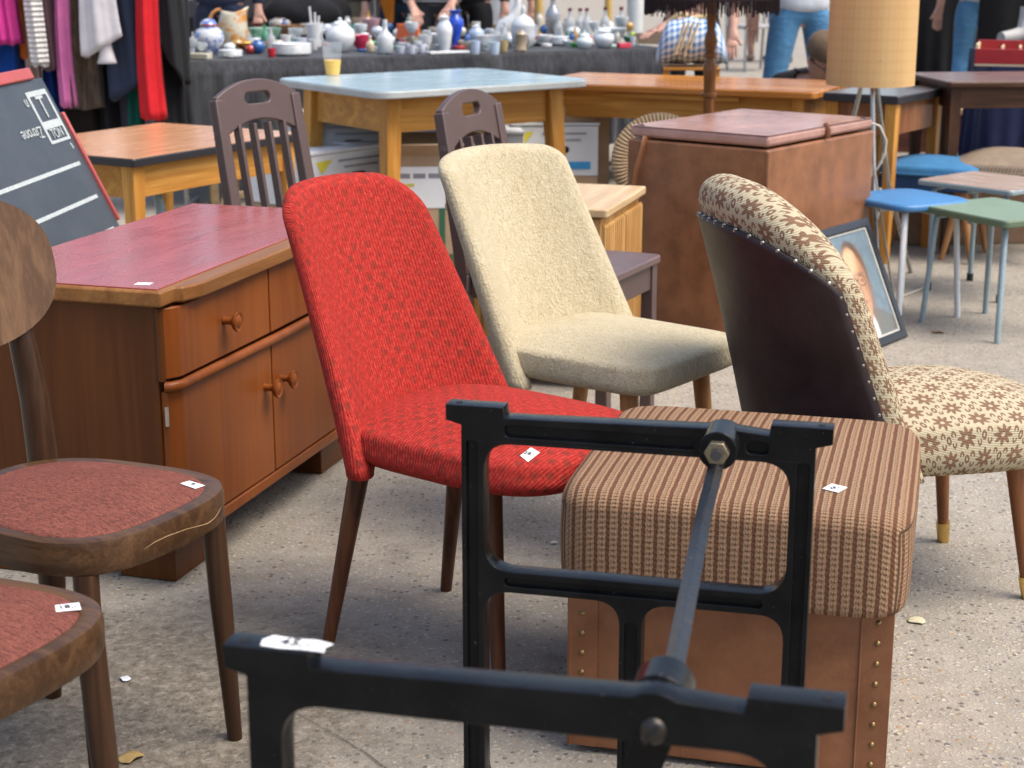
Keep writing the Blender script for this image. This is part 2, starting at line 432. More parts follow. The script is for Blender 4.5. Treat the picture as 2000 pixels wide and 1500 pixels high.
def stripe_weave():
    m = Mt('striped_boucle', .9, 0, 0, .2); u, v, _ = m.xyz(m.co('UV'))
    P_ = .019; wob = (m.noise(m.co('UV'), 60, 2) - .5) * .003
    t = ((u + wob) / P_).frac(); k = (v / .0075).frac(); zz = (k - .5).abs() * 2
    fz = m.noise(m.co('UV'), 420, 3)
    dark = (t - .22 + zz * .06).abs().step(.21, .13)           # braided dark column
    dk2 = (t - .72 - zz * .07).abs().step(.09, .03)            # thin zigzag in the pale column
    dot = (zz.step(.35, .75)) * (t - .72).abs().step(.2, .12)
    pale = m.ramp(fz, [(.3, (.205, .12, .062)), (.7, (.40, .275, .17))])
    brn = m.ramp(fz, [(.3, (.055, .02, .010)), (.7, (.15, .06, .03))])
    cc = m.mix(dark * .9, pale, brn); cc = m.mix(dk2 * .6, cc, brn)
    cc = m.mix((1 - dot) * (1 - dark) * .38, cc, (.30, .16, .09)); m.col(cc)
    m.bump((1 - dark) * .4 + dot * .6 + zz * .2 + fz * .4, .0035, .9); return m.m
def seat_tweed():
    m = Mt('rust_tweed', .92, 0, 0, .15); v = m.co()
    n = m.noise(m.co(scale=(90, 330, 90)), 1, 4, .7, .6); n1 = m.noise(v, 420, 2); big = m.noise(v, 9, 3)
    f = n * .6 + n1 * .3 + big * .1
    m.col(m.ramp(f, [(.34, (.05, .022, .018)), (.45, (.13, .045, .034)), (.56, (.23, .075, .054)), (.7, (.31, .115, .082))]))
    m.bump(n, .003, 1.0); m.bump(n1, .0015, .8); return m.m
RED, BEIGE, FLORAL, STRIPE, TWEED = red_knit(), beige_pile(), floral(), stripe_weave(), seat_tweed()
# ================================================================ upholstered shell chairs
def shell_point(P, s, v, side):
    """point on a curved padded chair back; s -1..1 across, v 0..1 up, side +1 inner / -1 outer / 0 mid surface"""
    z0, z1 = P['z0'], P['z1']; s1, rc, n = P['s1'], P['rc'], P.get('n', 2.4)
    k = max(0.0, (abs(s) - s1) / (1 - s1)); zt = z1 - P.get('arch', 0) * s * s - rc * (1 - max(0.0, 1 - k ** n) ** (1 / n))
    z = z0 + (zt - z0) * v; vv = (z - z0) / (z1 - z0)
    def mid(q): return Vector((P['xb'] + (P['xt'] - P['xb']) * vv ** P.get('lean', 1.0) + P['wrap'](vv) * abs(q) ** P.get('we', 2.2), q * P['w'](vv), z))
    p = mid(s); d = mid(min(1, s + .02)) - mid(max(-1, s - .02)); nr = Vector((d.y, -d.x, 0)).normalized()
    t = P['t'](vv); wv = P['w'](vv); a = max(0.0, (abs(s) - (1 - .55 * t / wv)) / (.55 * t / wv)); hv = .55 * t / (zt - z0); c_ = max(0.0, (v - (1 - hv)) / hv)
    f = math.sqrt(max(0, 1 - min(1, a) ** 2)) * math.sqrt(max(0, 1 - min(1, c_) ** 2))
    return p + nr * side * t * .5 * f * (1 + (P.get('belly', 0) * (1 - s * s) if side > 0 else 0)), (s * wv * 1.1, z * 1.06)
def shell(P):
    b = MB(); NU, NV = 48, 40
    def sc(u): q = 2 * u - 1; return math.copysign(1 - (1 - abs(q)) ** 1.7, q)
    def vc(v): return 1 - (1 - v) ** 1.7
    for side, off in ((1, 0.0), (-1, 1.0)):
        pts = [[shell_point(P, sc(i / NU), vc(j / NV), side)[0] for i in range(NU + 1)] for j in range(NV + 1)]
        uu = [[0.0] * (NU + 1) for _ in range(NV + 1)]; vv_ = [[0.0] * (NU + 1) for _ in range(NV + 1)]; m_ = NU // 2
        for j in range(NV + 1):
            for i in range(m_ + 1, NU + 1): uu[j][i] = uu[j][i - 1] + (pts[j][i] - pts[j][i - 1]).length
            for i in range(m_ - 1, -1, -1): uu[j][i] = uu[j][i + 1] - (pts[j][i] - pts[j][i + 1]).length
            for i in range(NU + 1): vv_[j][i] = vv_[j - 1][i] + (pts[j][i] - pts[j - 1][i]).length if j else 0.0
        b.grid(lambda u, v: pts[round(v * NV)][round(u * NU)], NU, NV, flip=side > 0, uvfn=lambda u, v: (off + uu[round(v * NV)][round(u * NU)] * side, vv_[round(v * NV)][round(u * NU)]))
    n0 = 0; n1 = (NU + 1) * (NV + 1)
    for i in range(NU): b.face((i, i + 1, n1 + i + 1, n1 + i))
    return b
def wtop(w0, w1, v1, n=2.6, p=1.0, mid=0.0):
    def f(v):
        w_ = w0 + (w1 - w0) * v ** p + mid * math.sin(math.pi * v)
        if v > v1: w_ *= max(0.03, (1 - ((v - v1) / (1 - v1) * .985) ** n)) ** (1 / n)
        return w_
    return f
def taper_leg(parent, a, b_, r0, r1, mat, tip=None):
    a, b_ = Vector(a), Vector(b_); l = MB(); l.tube([a, a + (b_ - a) * .5, b_], [r0, (r0 + r1) / 2, r1], 14)
    o = l.put('leg', mat, parent, angle=60)
    if tip:
        d = (b_ - a).normalized(); t = MB(); q = b_ - d * .05; t.tube([q, b_ - d * .002], [r1 * 1.35 + .0012, r1 * 1.1 + .0012], 14); t.put('brass_tip', tip, o, angle=60)
    return o
DARKLEG = wood((.055, .022, .012), (.14, .05, .022), 2, .35, .4); HONEYLEG = wood((.30, .14, .05), (.45, .23, .09), 2, .35, .4)
CHESTNUT = wood((.20, .075, .03), (.33, .14, .055), 2, .35, .35); BRASS = plain((.72, .50, .18), .3, 1.0)
# --- red chair
CH = thing('upholstered_chair', 'red knit upholstered shell chair with dark tapered legs', 'chair', (-.060, 2.955, 0), R(-38))
sb = cushion(superell(.266, .215, .216, 3.4), pad_profile(.392, .458, .036, .035, .02)); sb.v = [(x + .032, y, z) for x, y, z in sb.v]
red_seat = sb.put('seat', RED, CH, angle=180)
shell(dict(z0=.375, z1=.872, xb=-.20, xt=-.37, lean=1.1, w=lambda v: .236 - .062 * v, s1=.55, rc=.075, n=2.2, wrap=lambda v: .12 - .07 * v, t=lambda v: .050 - .012 * v, arch=.012, belly=.1)).put('backrest', RED, CH, angle=180, fix=True)
for x, y, fx, fy in ((.13, .13, .165, .15), (.13, -.13, .165, -.15), (-.16, .14, -.235, .175), (-.16, -.14, -.235, -.175)):
    taper_leg(CH, (x, y, .408), (fx, fy, 0), .021, .012, DARKLEG)
stick_tag(CH, red_seat, 1034, 888, .03, .042, '28,-', .013, R(-25), [(-.012, -.012), (.008, -.024), (.014, .012), (-.006, .020)])
# --- beige chair
CB = thing('upholstered_chair', 'beige woolly upholstered shell chair with honey wooden legs', 'chair', (.215, 3.60, 0), R(-38))
sb = cushion(superell(.235, .208, .22, 8.0), pad_profile(.392, .458, .022, .024, .012)); sb.v = [(x + .005, y, z) for x, y, z in sb.v]
sb.put('seat', BEIGE, CB, angle=180)
shell(dict(z0=.372, z1=.852, xb=-.20, xt=-.375, lean=1.0, w=lambda v: .240 - .026 * v, s1=.78, rc=.038, n=2.2, wrap=lambda v: .145 - .07 * v, t=lambda v: .058 - .018 * v, arch=.012, belly=.08)).put('backrest', BEIGE, CB, angle=180, fix=True)
for x, y, fx, fy in ((.15, .14, .185, .17), (.15, -.14, .185, -.17), (-.16, .14, -.24, .19), (-.16, -.14, -.24, -.19)):
    taper_leg(CB, (x, y, .408), (fx, fy, 0), .021, .013, HONEYLEG)
# --- floral cocktail chair
CF = thing('cocktail_chair', 'cocktail chair in brown and cream flower cloth with studded dark leather back', 'chair', (.712, 3.285, 0), R(14))
FS = superell(.29, .25, .215, 2.8)
sb = cushion(FS, pad_profile(.295, .40, .045, .04, .03)); sb.v = [(x + .115, y, z) for x, y, z in sb.v]; sb.put('seat', FLORAL, CF, angle=180)
FP = dict(z0=.30, z1=.865, xb=-.175, xt=-.295, lean=1.0, w=lambda v: .255 - .025 * v, s1=.08, rc=.23, n=2.3, wrap=lambda v: .195 - .095 * v, t=lambda v: .075 + .05 * v ** 2, arch=.0, belly=.1)
shell(FP).put('backrest', FLORAL, CF, angle=180, fix=True)
def fback(s, v, off):
    p, _ = shell_point(FP, s, v, -1); q, _ = shell_point(FP, s, v, 0); d = p - q; return p + d.normalized() * off
SM, VT = .93, .86
LB = MB(); LB.grid(lambda u, v: fback((u * 2 - 1) * SM, .03 + (VT - .03) * v, .004), 44, 26)
def aubergine():
    m = Mt('aubergine_leather', .45, 0, 0, .35); v = m.co(); n = m.noise(v, 12, 5); g = m.noise(v, 260, 3)
    cc = m.ramp(n, [(.3, (.017, .009, .010)), (.7, (.036, .021, .021))])
    sc = m.noise(m.co(scale=(40, 40, 9), rot=(.4, .2, 0)), 1.5, 3); cc = m.mix(sc.step(.74, .80) * .55, cc, (.22, .10, .04))
    m.col(cc); m.rough((n - .5) * .25 + .5); m.bump(g, .0007, .6); m.bump(n, .006, .3); return m.m
LBo = LB.put('back_cover', aubergine(), CF, angle=180)
so = LBo.modifiers.new('thick', 'SOLIDIFY'); so.thickness = .006; so.offset = -1
nb = MB(); nb.lathe([(.0001, -.0048), (.0034, -.0038), (.0053, -.0012), (.0055, .0014)][::-1], 10, cap=False); STUD = nb.mesh('stud', 80); STEEL = plain((.40, .36, .30), .34, 1.0)
def studs(parent, pts, me, mat, name='stud'):
    for p, n in pts:
        o = link(name, me, mat, parent); o.location = p; o.rotation_euler = (-Vector(n)).to_track_quat('Z', 'Y').to_euler()
pts = []
path = [fback(-SM + .012, .03 + (VT - .03) * i / 80, .006) for i in range(81)] + [fback(-SM + 2 * SM * i / 80, VT - .006, .006) for i in range(1, 81)]
acc = 0; last = path[0]
for i in range(1, len(path) - 1):
    acc += (path[i] - path[i - 1]).length
    if acc > .031:
        acc = 0; q = path[i]; pts.append((q, (q - Vector((.05, 0, q.z))).normalized()))
studs(LBo, pts[:40], STUD, STEEL)
for x, y, fx, fy in ((.27, .15, .31, .175), (.27, -.15, .315, -.175), (-.10, .14, -.15, .17), (-.10, -.14, -.15, -.17)):
    taper_leg(CF, (x, y, .31), (fx, fy, 0), .020, .011, CHESTNUT, BRASS)
# ================================================================ bentwood chairs
BENT = wood((.05, .024, .0105), (.10, .05, .022), 0, .36, .3, 2.2, .12); BENTV = wood((.035, .016, .008), (.07, .033, .016), 2, .36, .3, 1.3, .12)
PLY = wood((.085, .042, .019), (.16, .085, .04), 2, .34, .4, 1.0, .1)
def seat_outline(t):
    n = 3.0; c_, s_ = math.cos(t), math.sin(t); x = math.copysign(abs(c_) ** (2 / n), c_) * .205; y = math.copysign(abs(s_) ** (2 / n), s_)
    k = (x / .205 + 1) / 2; return (x, y * (.165 + .04 * k))
def bent_chair(label, loc, rz, group):
    t = thing('bentwood_chair', label, 'chair', loc, rz, group)
    prof = [(1.0, .405), (1.012, .412), (1.014, .445), (1.0, .456), (.955, .459), (.88, .456), (.86, .448), (.86, .407), (.9, .403)]
    b = MB(); b.grid(lambda u, v: (lambda a, q: (a[0] * q[0], a[1] * q[0], q[1]))(seat_outline(2 * math.pi * u), prof[round(v * len(prof)) % len(prof)]), 72, len(prof), closeu=True)
    b.put('seat_frame', BENT, t, angle=50)
    pb = cushion(lambda a: tuple(q * .885 for q in seat_outline(a)), pad_profile(.44, .461, .020, .014, .0), 72); pb.put('seat_pad', TWEED, t, angle=180)
    sc_ = []
    for i in range(9):
        a = R(-14 + i * 5); q = seat_outline(a); sc_.append((q[0] * 1.0145, q[1] * 1.0145, .428 + .006 * math.sin(i * .9)))
    l = MB(); l.tube(sc_, [.0002, .0006, .0008, .0006, .0007, .0008, .0006, .0005, .0002], 5)
    if loc[1] > 2.2: l.put('scratch', plain((.30, .19, .08), .7), t)
    for s in (1, -1):
        l = MB(); l.tube([(.150, s * .150, .404), (.155, s * .155, .25), (.163, s * .165, 0)], [.0195, .0185, .0125], 14); l.put('leg', BENTV, t, angle=60)
        l = MB(); l.tube([(-.225, s * .145, 0), (-.20, s * .138, .22), (-.192, s * .133, .42), (-.20, s * .130, .56), (-.226, s * .126, .72), (-.258, s * .122, .85)], [.014, .022, .025, .0235, .020, .014], 14, flat=1.1); l.put('back_post', BENTV, t, angle=60)
    o2 = superell(.125, .205, .185, 2.5)
    def bp(u, v, off):
        a = o2(2 * math.pi * u); z = a[0] * v; y = a[1] * v
        return Vector((-.246 - (z) * .28 + y * y * 1.15 + off, y, .785 + z))
    b = MB(); n = 6
    b.grid(lambda u, v: bp(u, .001 + .999 * v, .007), 56, n, closeu=True, flip=True)
    b.grid(lambda u, v: bp(u, .001 + .999 * v, -.003), 56, n, closeu=True)
    b.grid(lambda u, v: bp(u, 1, .007 - .010 * v) , 56, 1, closeu=True, flip=True)
    b.put('backrest', PLY, t, fix=True, angle=50)
    return t
bc = bent_chair('brown bentwood chair with oval plywood backrest and rust tweed seat', (-.69, 2.50, 0), R(-28), 'bentwood chairs with rust seats')
stick_tag(bc, [c for c in bc.children if c.name.startswith('seat_pad')][0], 376, 948, .030, .026, '9', .014, R(-20))
bc2 = bent_chair('nearest bentwood chair, cut off by the corner, price 18 on its rust seat', (-.758, 1.97, 0), R(-26), 'bentwood chairs with rust seats')
stick_tag(bc2, [c for c in bc2.children if c.name.startswith('seat_pad')][0], 132, 1188, .034, .024, '18,-', .016, R(25))
# ================================================================ cast iron table base
def iron_mat():
    m = Mt('black_enamel', .22, 0, 0, .14); v = m.co(); n = m.noise(v, 16, 5); g = m.noise(v, 190, 3)
    cc = m.ramp(n, [(.3, (.004, .0042, .0046)), (.7, (.010, .0104, .0112))]); ch = m.noise(v, 55, 6, .75)
    cc = m.mix(ch.step(.70, .74), cc, (.13, .10, .075)); cc = m.mix(m.noise(v, 210, 3).step(.70, .76) * .5, cc, (.16, .15, .14)); m.col(cc); m.rough(n * .22 + ch.step(.6, .8) * .25 + .1); m.bump(g, .0009, .5); m.bump(n, .006, .25); return m.m
IRON = iron_mat(); RUST = plain((.20, .13, .07), .5, .8, .5, scale=40); BOLT = plain((.30, .25, .17), .38, .9, .4, scale=60)
IB = thing('iron_table_base', 'black cast iron table base of two open frames joined by a bar', 'table base', (.092, 1.773, 0), R(-13.4))
def iron_frame(parent, yc, rib, W=.56, xo=0.0):
    Z = .68; top = Z - .015; bt = top - .037; cb = .408; h = W / 2; lw = .032; lx = h - .022
    bx = .118
    boss = []
    for i in range(9):
        a = math.pi - math.pi * i / 8; boss.append((bx + .028 * math.cos(a), top - .010 + .021 * math.sin(a)))
    out = [(-h, Z), (-h + .082, Z)] + [(-h + .084, top)] + [p for p in boss if p[1] > top] + [(h - .084, top), (h - .082, Z), (h, Z), (h, Z - .022), (lx, Z - .028),
           (lx, .03), (lx + .035, .012), (lx + .035, 0), (lx - lw - .03, 0), (lx - lw - .03, .012), (lx - lw, .05), (lx - lw, .052),
           (-lx + lw, .052), (-lx + lw, .05), (-lx + lw + .03, .012), (-lx + lw + .03, 0), (-lx - .035, 0), (-lx - .035, .012), (-lx, .03), (-lx, Z - .028), (-h, Z - .022)]
    ix = lx - lw
    w1 = round_poly([(-ix, cb + .031), (ix, cb + .031), (ix, bt), (-ix, bt)], .042, 8)
    w2 = round_poly([(-ix, .09), (-.016, .09), (-.016, cb), (-ix, cb)], .038, 8); w3 = [(-p[0], p[1]) for p in w2]
    ch = [round_poly([(-lx + .007, .06), (-lx + lw - .009, .06), (-lx + lw - .009, Z - .05), (-lx + .007, Z - .05)], .006, 3)]
    ch.append([(-p[0], p[1]) for p in ch[0]])
    e0, e1 = sorted((bx - .034, bx + .034))
    ch.append(round_poly([(-ix + .03, bt + .010), (e0, bt + .010), (e0, top - .009), (-ix + .03, top - .009)], .008, 3))
    ch.append(round_poly([(e1, bt + .010), (ix - .03, bt + .010), (ix - .03, top - .009), (e1, top - .009)], .008, 3))
    ch.append(round_poly([(-ix + .03, cb + .009), (ix - .03, cb + .009), (ix - .03, cb + .022), (-ix + .03, cb + .022)], .007, 3))
    ch.append(round_poly([(-.009, .1), (.009, .1), (.009, cb - .03), (-.009, cb - .03)], .006, 3))
    rotm = Matrix.Rotation(R(90), 4, 'X')
    fr = link('frame', xf(plate(out, [w1, w2, w3] + (ch if rib < 0 else []), .033, .0013), Matrix.Translation((xo, yc, 0)) @ rotm), IRON, parent)
    if rib < 0:
        for c_ in ch:
            cx_ = sum(p[0] for p in c_) / len(c_); cz_ = sum(p[1] for p in c_) / len(c_)
            g = [(p[0] + math.copysign(.004, p[0] - cx_), p[1] + math.copysign(.004, p[1] - cz_)) for p in c_]
            link('web', xf(plate(g, [], .016), Matrix.Translation((xo, yc, 0)) @ rotm), IRON, fr)
    for s in (-1, 1):
        hb = MB(); hb.tube([(xo + s * (h - .016), yc, Z + .0006), (xo + s * (h - .016), yc, Z - .004)], .0048, 12); hb.put('screw_hole', plain((.004, .004, .004), .9), fr)
    return fr, bx, top
# front frame shows its smooth side, back frame its ribbed side
f0, bx0, top0 = iron_frame(IB, -.42, 1, .56, .017); f1, _, _ = iron_frame(IB, .42, -1, .532, -.02)
bxf, bxb = bx0 + .017, bx0 - .02
by = top0 - .014
bb = MB(); bb.tube([(bxb, .428, by), (bxb, .364, by)], .0265, 24); bb.put('boss', IRON, IB, .002)
nn = MB(); nn.tube([(bxb, .366, by), (bxb, .352, by)], .017, 6); nt_ = nn.put('nut', BOLT, IB, .0012); st = MB(); st.tube([(bxb, .353, by), (bxb, .343, by)], .0075, 12); st.put('bolt_end', plain((.12, .12, .13), .35, .9), nt_)
bb = MB(); bb.tube([(bxf, -.405, by), (bxf, -.36, by)], .0275, 24); bb.put('boss', IRON, IB, .002)
sc = MB(); sc.lathe([(.0001, .005), (.007, .0045), (.0125, .001), (.013, -.004)][::-1], 20); me = sc.mesh('screw', 60); xf(me, Matrix.Translation((bxf, -.4385, by - .010)) @ Matrix.Rotation(R(90), 4, 'X'))
so_ = link('screw', me, plain((.05, .045, .04), .35, .8), IB); sl_ = MB(); sl_.box((bxf, -.4445, by - .010), (.003, .004, .022), Matrix.Rotation(R(35), 3, 'Y')); sl_.put('slot', plain((.01, .01, .01), .8), so_)
BARM = Mt('worn_steel_bar', .3, 0, 0, .35); v_ = BARM.co(); n_ = BARM.noise(v_, 30, 6, .75)
BARM.col(BARM.mix(n_.step(.66, .74), BARM.ramp(n_, [(.3, (.008, .008, .008)), (.7, (.020, .020, .020))]), (.30, .20, .12))); BARM.rough(n_ * .3 + .15); BARM.bump(n_, .002, .5)
br = MB(); br.tube([(bxb, .37, by - .012), (bxb - .003, .24, by - .055), (bxf - .004, -.30, by - .030), (bxf, -.385, by - .012)], .0115, 4, flat=.42); br.put('stretcher_bar', BARM.m, IB, .0015, angle=25)
br = MB(); br.beam((bxf - .002, -.39, by - .03), (bxf - .075, -.385, .40), .034, .010, (0, 1, 0)); br.put('brace', IRON, IB, .0015)
tg = [( -.03, -.011), (-.012, -.013), (.01, -.011), (.032, -.012), (.029, -.002), (.034, .007), (.016, .012), (-.004, .010), (-.026, .013), (-.033, .002)]
price_tag(IB, frame_from((-.198, -.4195, .6806), (1, 0, 0), (0, 1, 0)), .06, .024, '45,-', .02, tg)
# ================================================================ ottoman
OT = thing('ottoman', 'leather ottoman with striped brown woven cushion behind the iron base', 'ottoman', (.402, 2.685, 0), R(-15))
TAN = leather((.17, .062, .024), (.26, .105, .045), .40)
bw, bd = .50, .47
b = MB(); b.prism(rrect(bw, bd, .018, 4), .012, .335); b.put('leather_box', TAN, OT, .003)
b = MB()
for sx in (-1, 1):
    for sy in (-1, 1): b.lathe([(.016, 0), (.018, .013)], 10, (sx * (bw / 2 - .04), sy * (bd / 2 - .04), 0))
b.put('feet', plain((.01, .01, .01), .6), OT)
for sx in (-1, 1):                                     # strips on the corners
    b = MB(); b.box((sx * (bw / 2 - .016), -bd / 2 - .0012, .173), (.05, .0024, .318)); b.put('corner_strip', TAN, OT, .0008)
    b = MB(); b.tube([(sx * (bw / 2 - .018) - .022 , -bd / 2 - .002, .016), (sx * (bw / 2 - .018) - .022, -bd / 2 - .002, .33)], .0018, 6); b.put('welt', TAN, OT)
nb = MB(); nb.lathe([(.0001, -.0035), (.0032, -.0026), (.0052, 0)][::-1], 10, cap=False); ONAIL = nb.mesh('nail', 80); ANT = plain((.26, .17, .07), .35, .9, .3)
studs(OT, [((sx * (bw / 2 - .015), -bd / 2 - .0025, .318 - i * .0345), (0, -1, 0)) for sx in (-1, 1) for i in range(9)], ONAIL, ANT, 'nail')
b = MB()
for i in range(46): b.box((-.065, -bd / 2 - .0006, .02 + i * .0066), (.0012, .0012, .004))
tag(b.put('stitching', plain((.34, .17, .08), .7), OT), kind='stuff')
def box_cushion(L, D, z0, z1, dome):
    b = MB(); N = 44
    def sq(a, k): return math.copysign(abs(a) ** k, a)
    prof = []
    for i in range(9): prof.append((1 - .035 * (1 - math.sin(i / 8 * math.pi / 2)), z0 + .02 * (1 - math.cos(i / 8 * math.pi / 2)), 0))
    for i in range(1, 8): t = i / 8; prof.append((1 + .006 * math.sin(math.pi * t), z0 + .02 + (z1 - z0 - .055) * t, 0))
    for i in range(11): a = i / 10 * math.pi / 2; prof.append((1 - .11 * (1 - math.cos(a)) , z1 - .032 + .032 * math.sin(a), 0))
    for k in (.8, .7, .58, .45, .3, .15, .001): prof.append((k, z1 + dome * (1 - (k / .87) ** 2), 0))
    T = len(prof); nn_ = 96
    def fn(u, v):
        q = prof[round(v * (T - 1))]; t = 2 * math.pi * u + math.pi / 4; n = 2 / 9.0
        x = sq(math.cos(t), n) * L / 2 * q[0]; y = sq(math.sin(t), n) * D / 2 * q[0]; return (x, y, q[1])
    def uvf(u, v):
        p = fn(u % 1, v); q = prof[round(v * (T - 1))]; drop = max(0, z1 - .0 - p[2])
        if abs(p[0]) / L > abs(p[1]) / D * 1.02 and q[1] < z1 - .03: return (p[1] + .9, p[2])
        return (p[0], p[1] - drop * (1 if p[1] < 0 else -1) * .8)
    b.grid(fn, nn_, T - 1, closeu=True, uvfn=uvf, cap0=True); return b
ot_c = box_cushion(.555, .56, .302, .470, .016).put('cushion', STRIPE, OT, angle=180)
stick_tag(OT, ot_c, 1630, 955, .036, .03, '25,-', .011, R(8), [(-.02, .0), (.0, -.018), (.021, .0), (.001, .018)])
# ================================================================ sideboard with the red top
CABW = wood((.185, .048, .009), (.24, .068, .013), 2, .38, .25, .6); CABD = wood((.085, .025, .005), (.12, .037, .008), 2, .4, .2, .6); RIM = wood((.20, .08, .022), (.30, .135, .04), 0, .4, .35)  # CABD: darker copy of CABW, shade on the carcass side put into its colour
A_ = Vector((-.70, 3.235, 0)); CU = R(73)
SB = thing('sideboard', 'brown wooden sideboard with red top, two doors and round knobs', 'cabinet', A_, CU)
# local: x along the front (0 near corner), y to the back, front faces -y
L_, D_, H_ = 1.02, .46, .64
def bowed(x0, x1, y, bulge=.0): return []
b = MB(); b.prism([(0, .012), (L_, .012), (L_, D_ - .01), (0, D_ - .01)], .10, H_ - .036); b.put('carcass', CABD, SB, .002)
b = MB(); b.prism(round_poly([(-.02, -.014), (.035, -.014), (.043, -.03), (.10, -.045), (L_ - .1, -.045), (L_ - .043, -.03), (L_ - .035, -.014), (L_ + .02, -.014), (L_ + .02, D_ + .01), (-.02, D_ + .01)], [.006, .006, .006, .06, .06, .006, .006, .006, .006, .006], 4), H_ - .036, H_ - .003); top = b.put('top_board', RIM, SB, .007)
rt = Mt('red_linoleum', .3, 0, .15); v_ = rt.co(); n_ = rt.noise(rt.co(scale=(1, 3.4, 1)), 4.5, 4, .6, .6); n2 = rt.noise(v_, 40, 5)
rt.col(rt.ramp(n_ * .7 + n2 * .3, [(.3, (.27, .060, .052)), (.55, (.32, .075, .066)), (.75, (.37, .095, .085))])); rt.rough(n_ * .3 + .12); rt.bump(n_, .01, .25)
b = MB(); b.prism([(-.008, .0), (L_ + .008, .0), (L_ + .008, D_), (-.008, D_)], H_ - .0035, H_); b.put('red_top', rt.m, SB, .001)
b = MB(); b.box((L_ / 2, .0, .11), (L_ + .01, .05, .026)); b.put('plinth_rail', CABW, SB, .004)
b = MB(); b.tube([(.003, .0, .437), (.008, -.012, .437), (.03, -.024, .437), (L_ / 2, -.031, .437), (L_ - .03, -.024, .437), (L_, -.004, .437)], .011, 10); b.put('moulding', CABW, SB, angle=60)
b = MB()
def knob(parent, x, z, y):
    b = MB(); b.lathe([(.009, 0), (.0075, .012), (.009, .022), (.018, .026), (.0215, .031), (.0205, .036), (.015, .034), (.012, .036), (.0001, .0385)], 20)
    me = xf(b.mesh('knob', 50), Matrix.Translation((x, y, z)) @ Matrix.Rotation(R(90), 4, 'X')); return link('knob', me, CABW, parent)
def front_panel(name, x0, x1, z0, z1, left):
    pts = [(x0, .012), (x0, -.004), (x0 + .03, -.022), (x1, -.026), (x1, .012)] if left else [(x0, .012), (x0, -.026), (x1 - .03, -.022), (x1, -.004), (x1, .012)]
    b = MB(); b.prism(round_poly(pts[::1], [.0, .004, .03, .003, 0] if left else [0, .003, .03, .004, 0], 4), z0, z1); return b.put(name, CABW, SB, .0025, fix=True)
gp = .0035; mid = L_ * .44
d1 = front_panel('drawer', .004, mid - gp, .452, .598, True); d2 = front_panel('drawer', mid + gp, L_ - .004, .452, .598, False)
d3 = front_panel('door', .006, mid - gp, .127, .425, True); d4 = front_panel('door', mid + gp, L_ - .006, .127, .425, False)
knob(d1, mid * .5, .528, -.025); knob(d2, mid + (L_ - mid) * .5, .528, -.025); knob(d3, mid - .04, .335, -.026); knob(d4, mid + .045, .335, -.026)
b = MB(); b.tube([(.002, -.002, .355), (.002, -.002, .395)], .004, 8); b.put('hinge', plain((.5, .46, .38), .4, .7), d3)
b = MB(); b.tube([(.0, .004, .45), (.0, .004, .6)], .008, 8); b.put('corner_bead', CABD, SB, angle=60)
for x in (.125, L_ - .125):
    b = MB(); b.box((x, .085, .034), (.17, .13, .066)); b.box((x, .085, .083), (.20, .15, .032)); b.put('foot', CABD, SB, .003)
for x in (.08, L_ - .12):
    b = MB(); b.box((x, D_ - .07, .05), (.16, .1, .098)); b.put('foot', CABD, SB, .003)
price_tag(SB, frame_from((.03, .05, H_ + .0004), (.2, -1, 0), (1, .2, 0)), .034, .022, '', .01)
# ================================================================ chalkboard leaning to the left
def board_mat():
    m = Mt('slate_paint', .42); v = m.co(); n = m.noise(v, 7, 6, .7); g = m.noise(v, 90, 3)
    m.col(m.ramp(n * .7 + g * .3, [(.3, (.028, .034, .040)), (.7, (.060, .070, .080))])); m.rough(n * .3 + .28); m.bump(g, .0006, .5); return m.m
CHALK = plain((.42, .46, .45), .9, var=.2, scale=80); REDP = plain((.40, .07, .06), .45, var=.15)
BB0 = Vector((-.90, 4.74, 0))
BD = thing('chalkboard', 'leaning black chalkboard with red edging and white ruled lines', 'chalkboard', BB0, 0)
lean = R(25.5); bu = Vector((-math.sin(lean), 0, math.cos(lean))); be = Vector((.09, .995, 0)).normalized()
BM = frame_from((0, 0, 0), be, bu)                        # x: along the board (away), y: up the board
def bput(name, mb, mat, parent, bevel=0.0): return link(name, xf(mb.mesh(name), BM), mat, parent, bevel)
bh, bl = 1.03, .95
b = MB(); b.box((-bl / 2, bh / 2, 0), (bl, bh, .018)); panel = bput('panel', b, board_mat(), BD, .002)
b = MB(); b.box((.006, .75, .004), (.014, .34, .028)); bput('edging', b, REDP, BD, .004)
b = MB(); b.box((-bl / 2 - .055, bh + .016, .004), (bl - .04, .034, .03)); bput('top_edging', b, REDP, BD, .004)
for yy in (.46, .565, .667, .77):
    b = MB(); b.box((-bl / 2 - .02, yy, .0098), (bl - .06, .011, .0012)); bput('ruled_line', b, CHALK, panel)
b = MB()
for q in (((-.12, .905, 0), (.19, .014, .0012)), ((-.12, 1.0, 0), (.19, .012, .0012)), ((-.215, .95, 0), (.012, .1, .0012)), ((-.025, .95, 0), (.012, .1, .0012))): pass
fr_ = plate(rrect(.15, .155, .004, 2, -.10, .92), [rrect(.122, .034, .002, 2, -.10, .868), rrect(.122, .075, .002, 2, -.10, .945)], .0014)
link('printed_box', xf(fr_, BM @ Matrix.Translation((0, 0, .0102))), CHALK, panel)
for txt, sz, x, y, ro in (('TON', .04, -.10, .868, 0), ('T', .095, -.10, .945, 0), ('Zitrone', .048, -.265, .885, 180), ('n', .048, -.20, .965, 180)):
    link('lettering', xf(text_mesh(txt, sz, .0006), BM @ Matrix.Translation((x, y, .0108)) @ Matrix.Rotation(R(ro), 4, 'Z')), CHALK, panel)
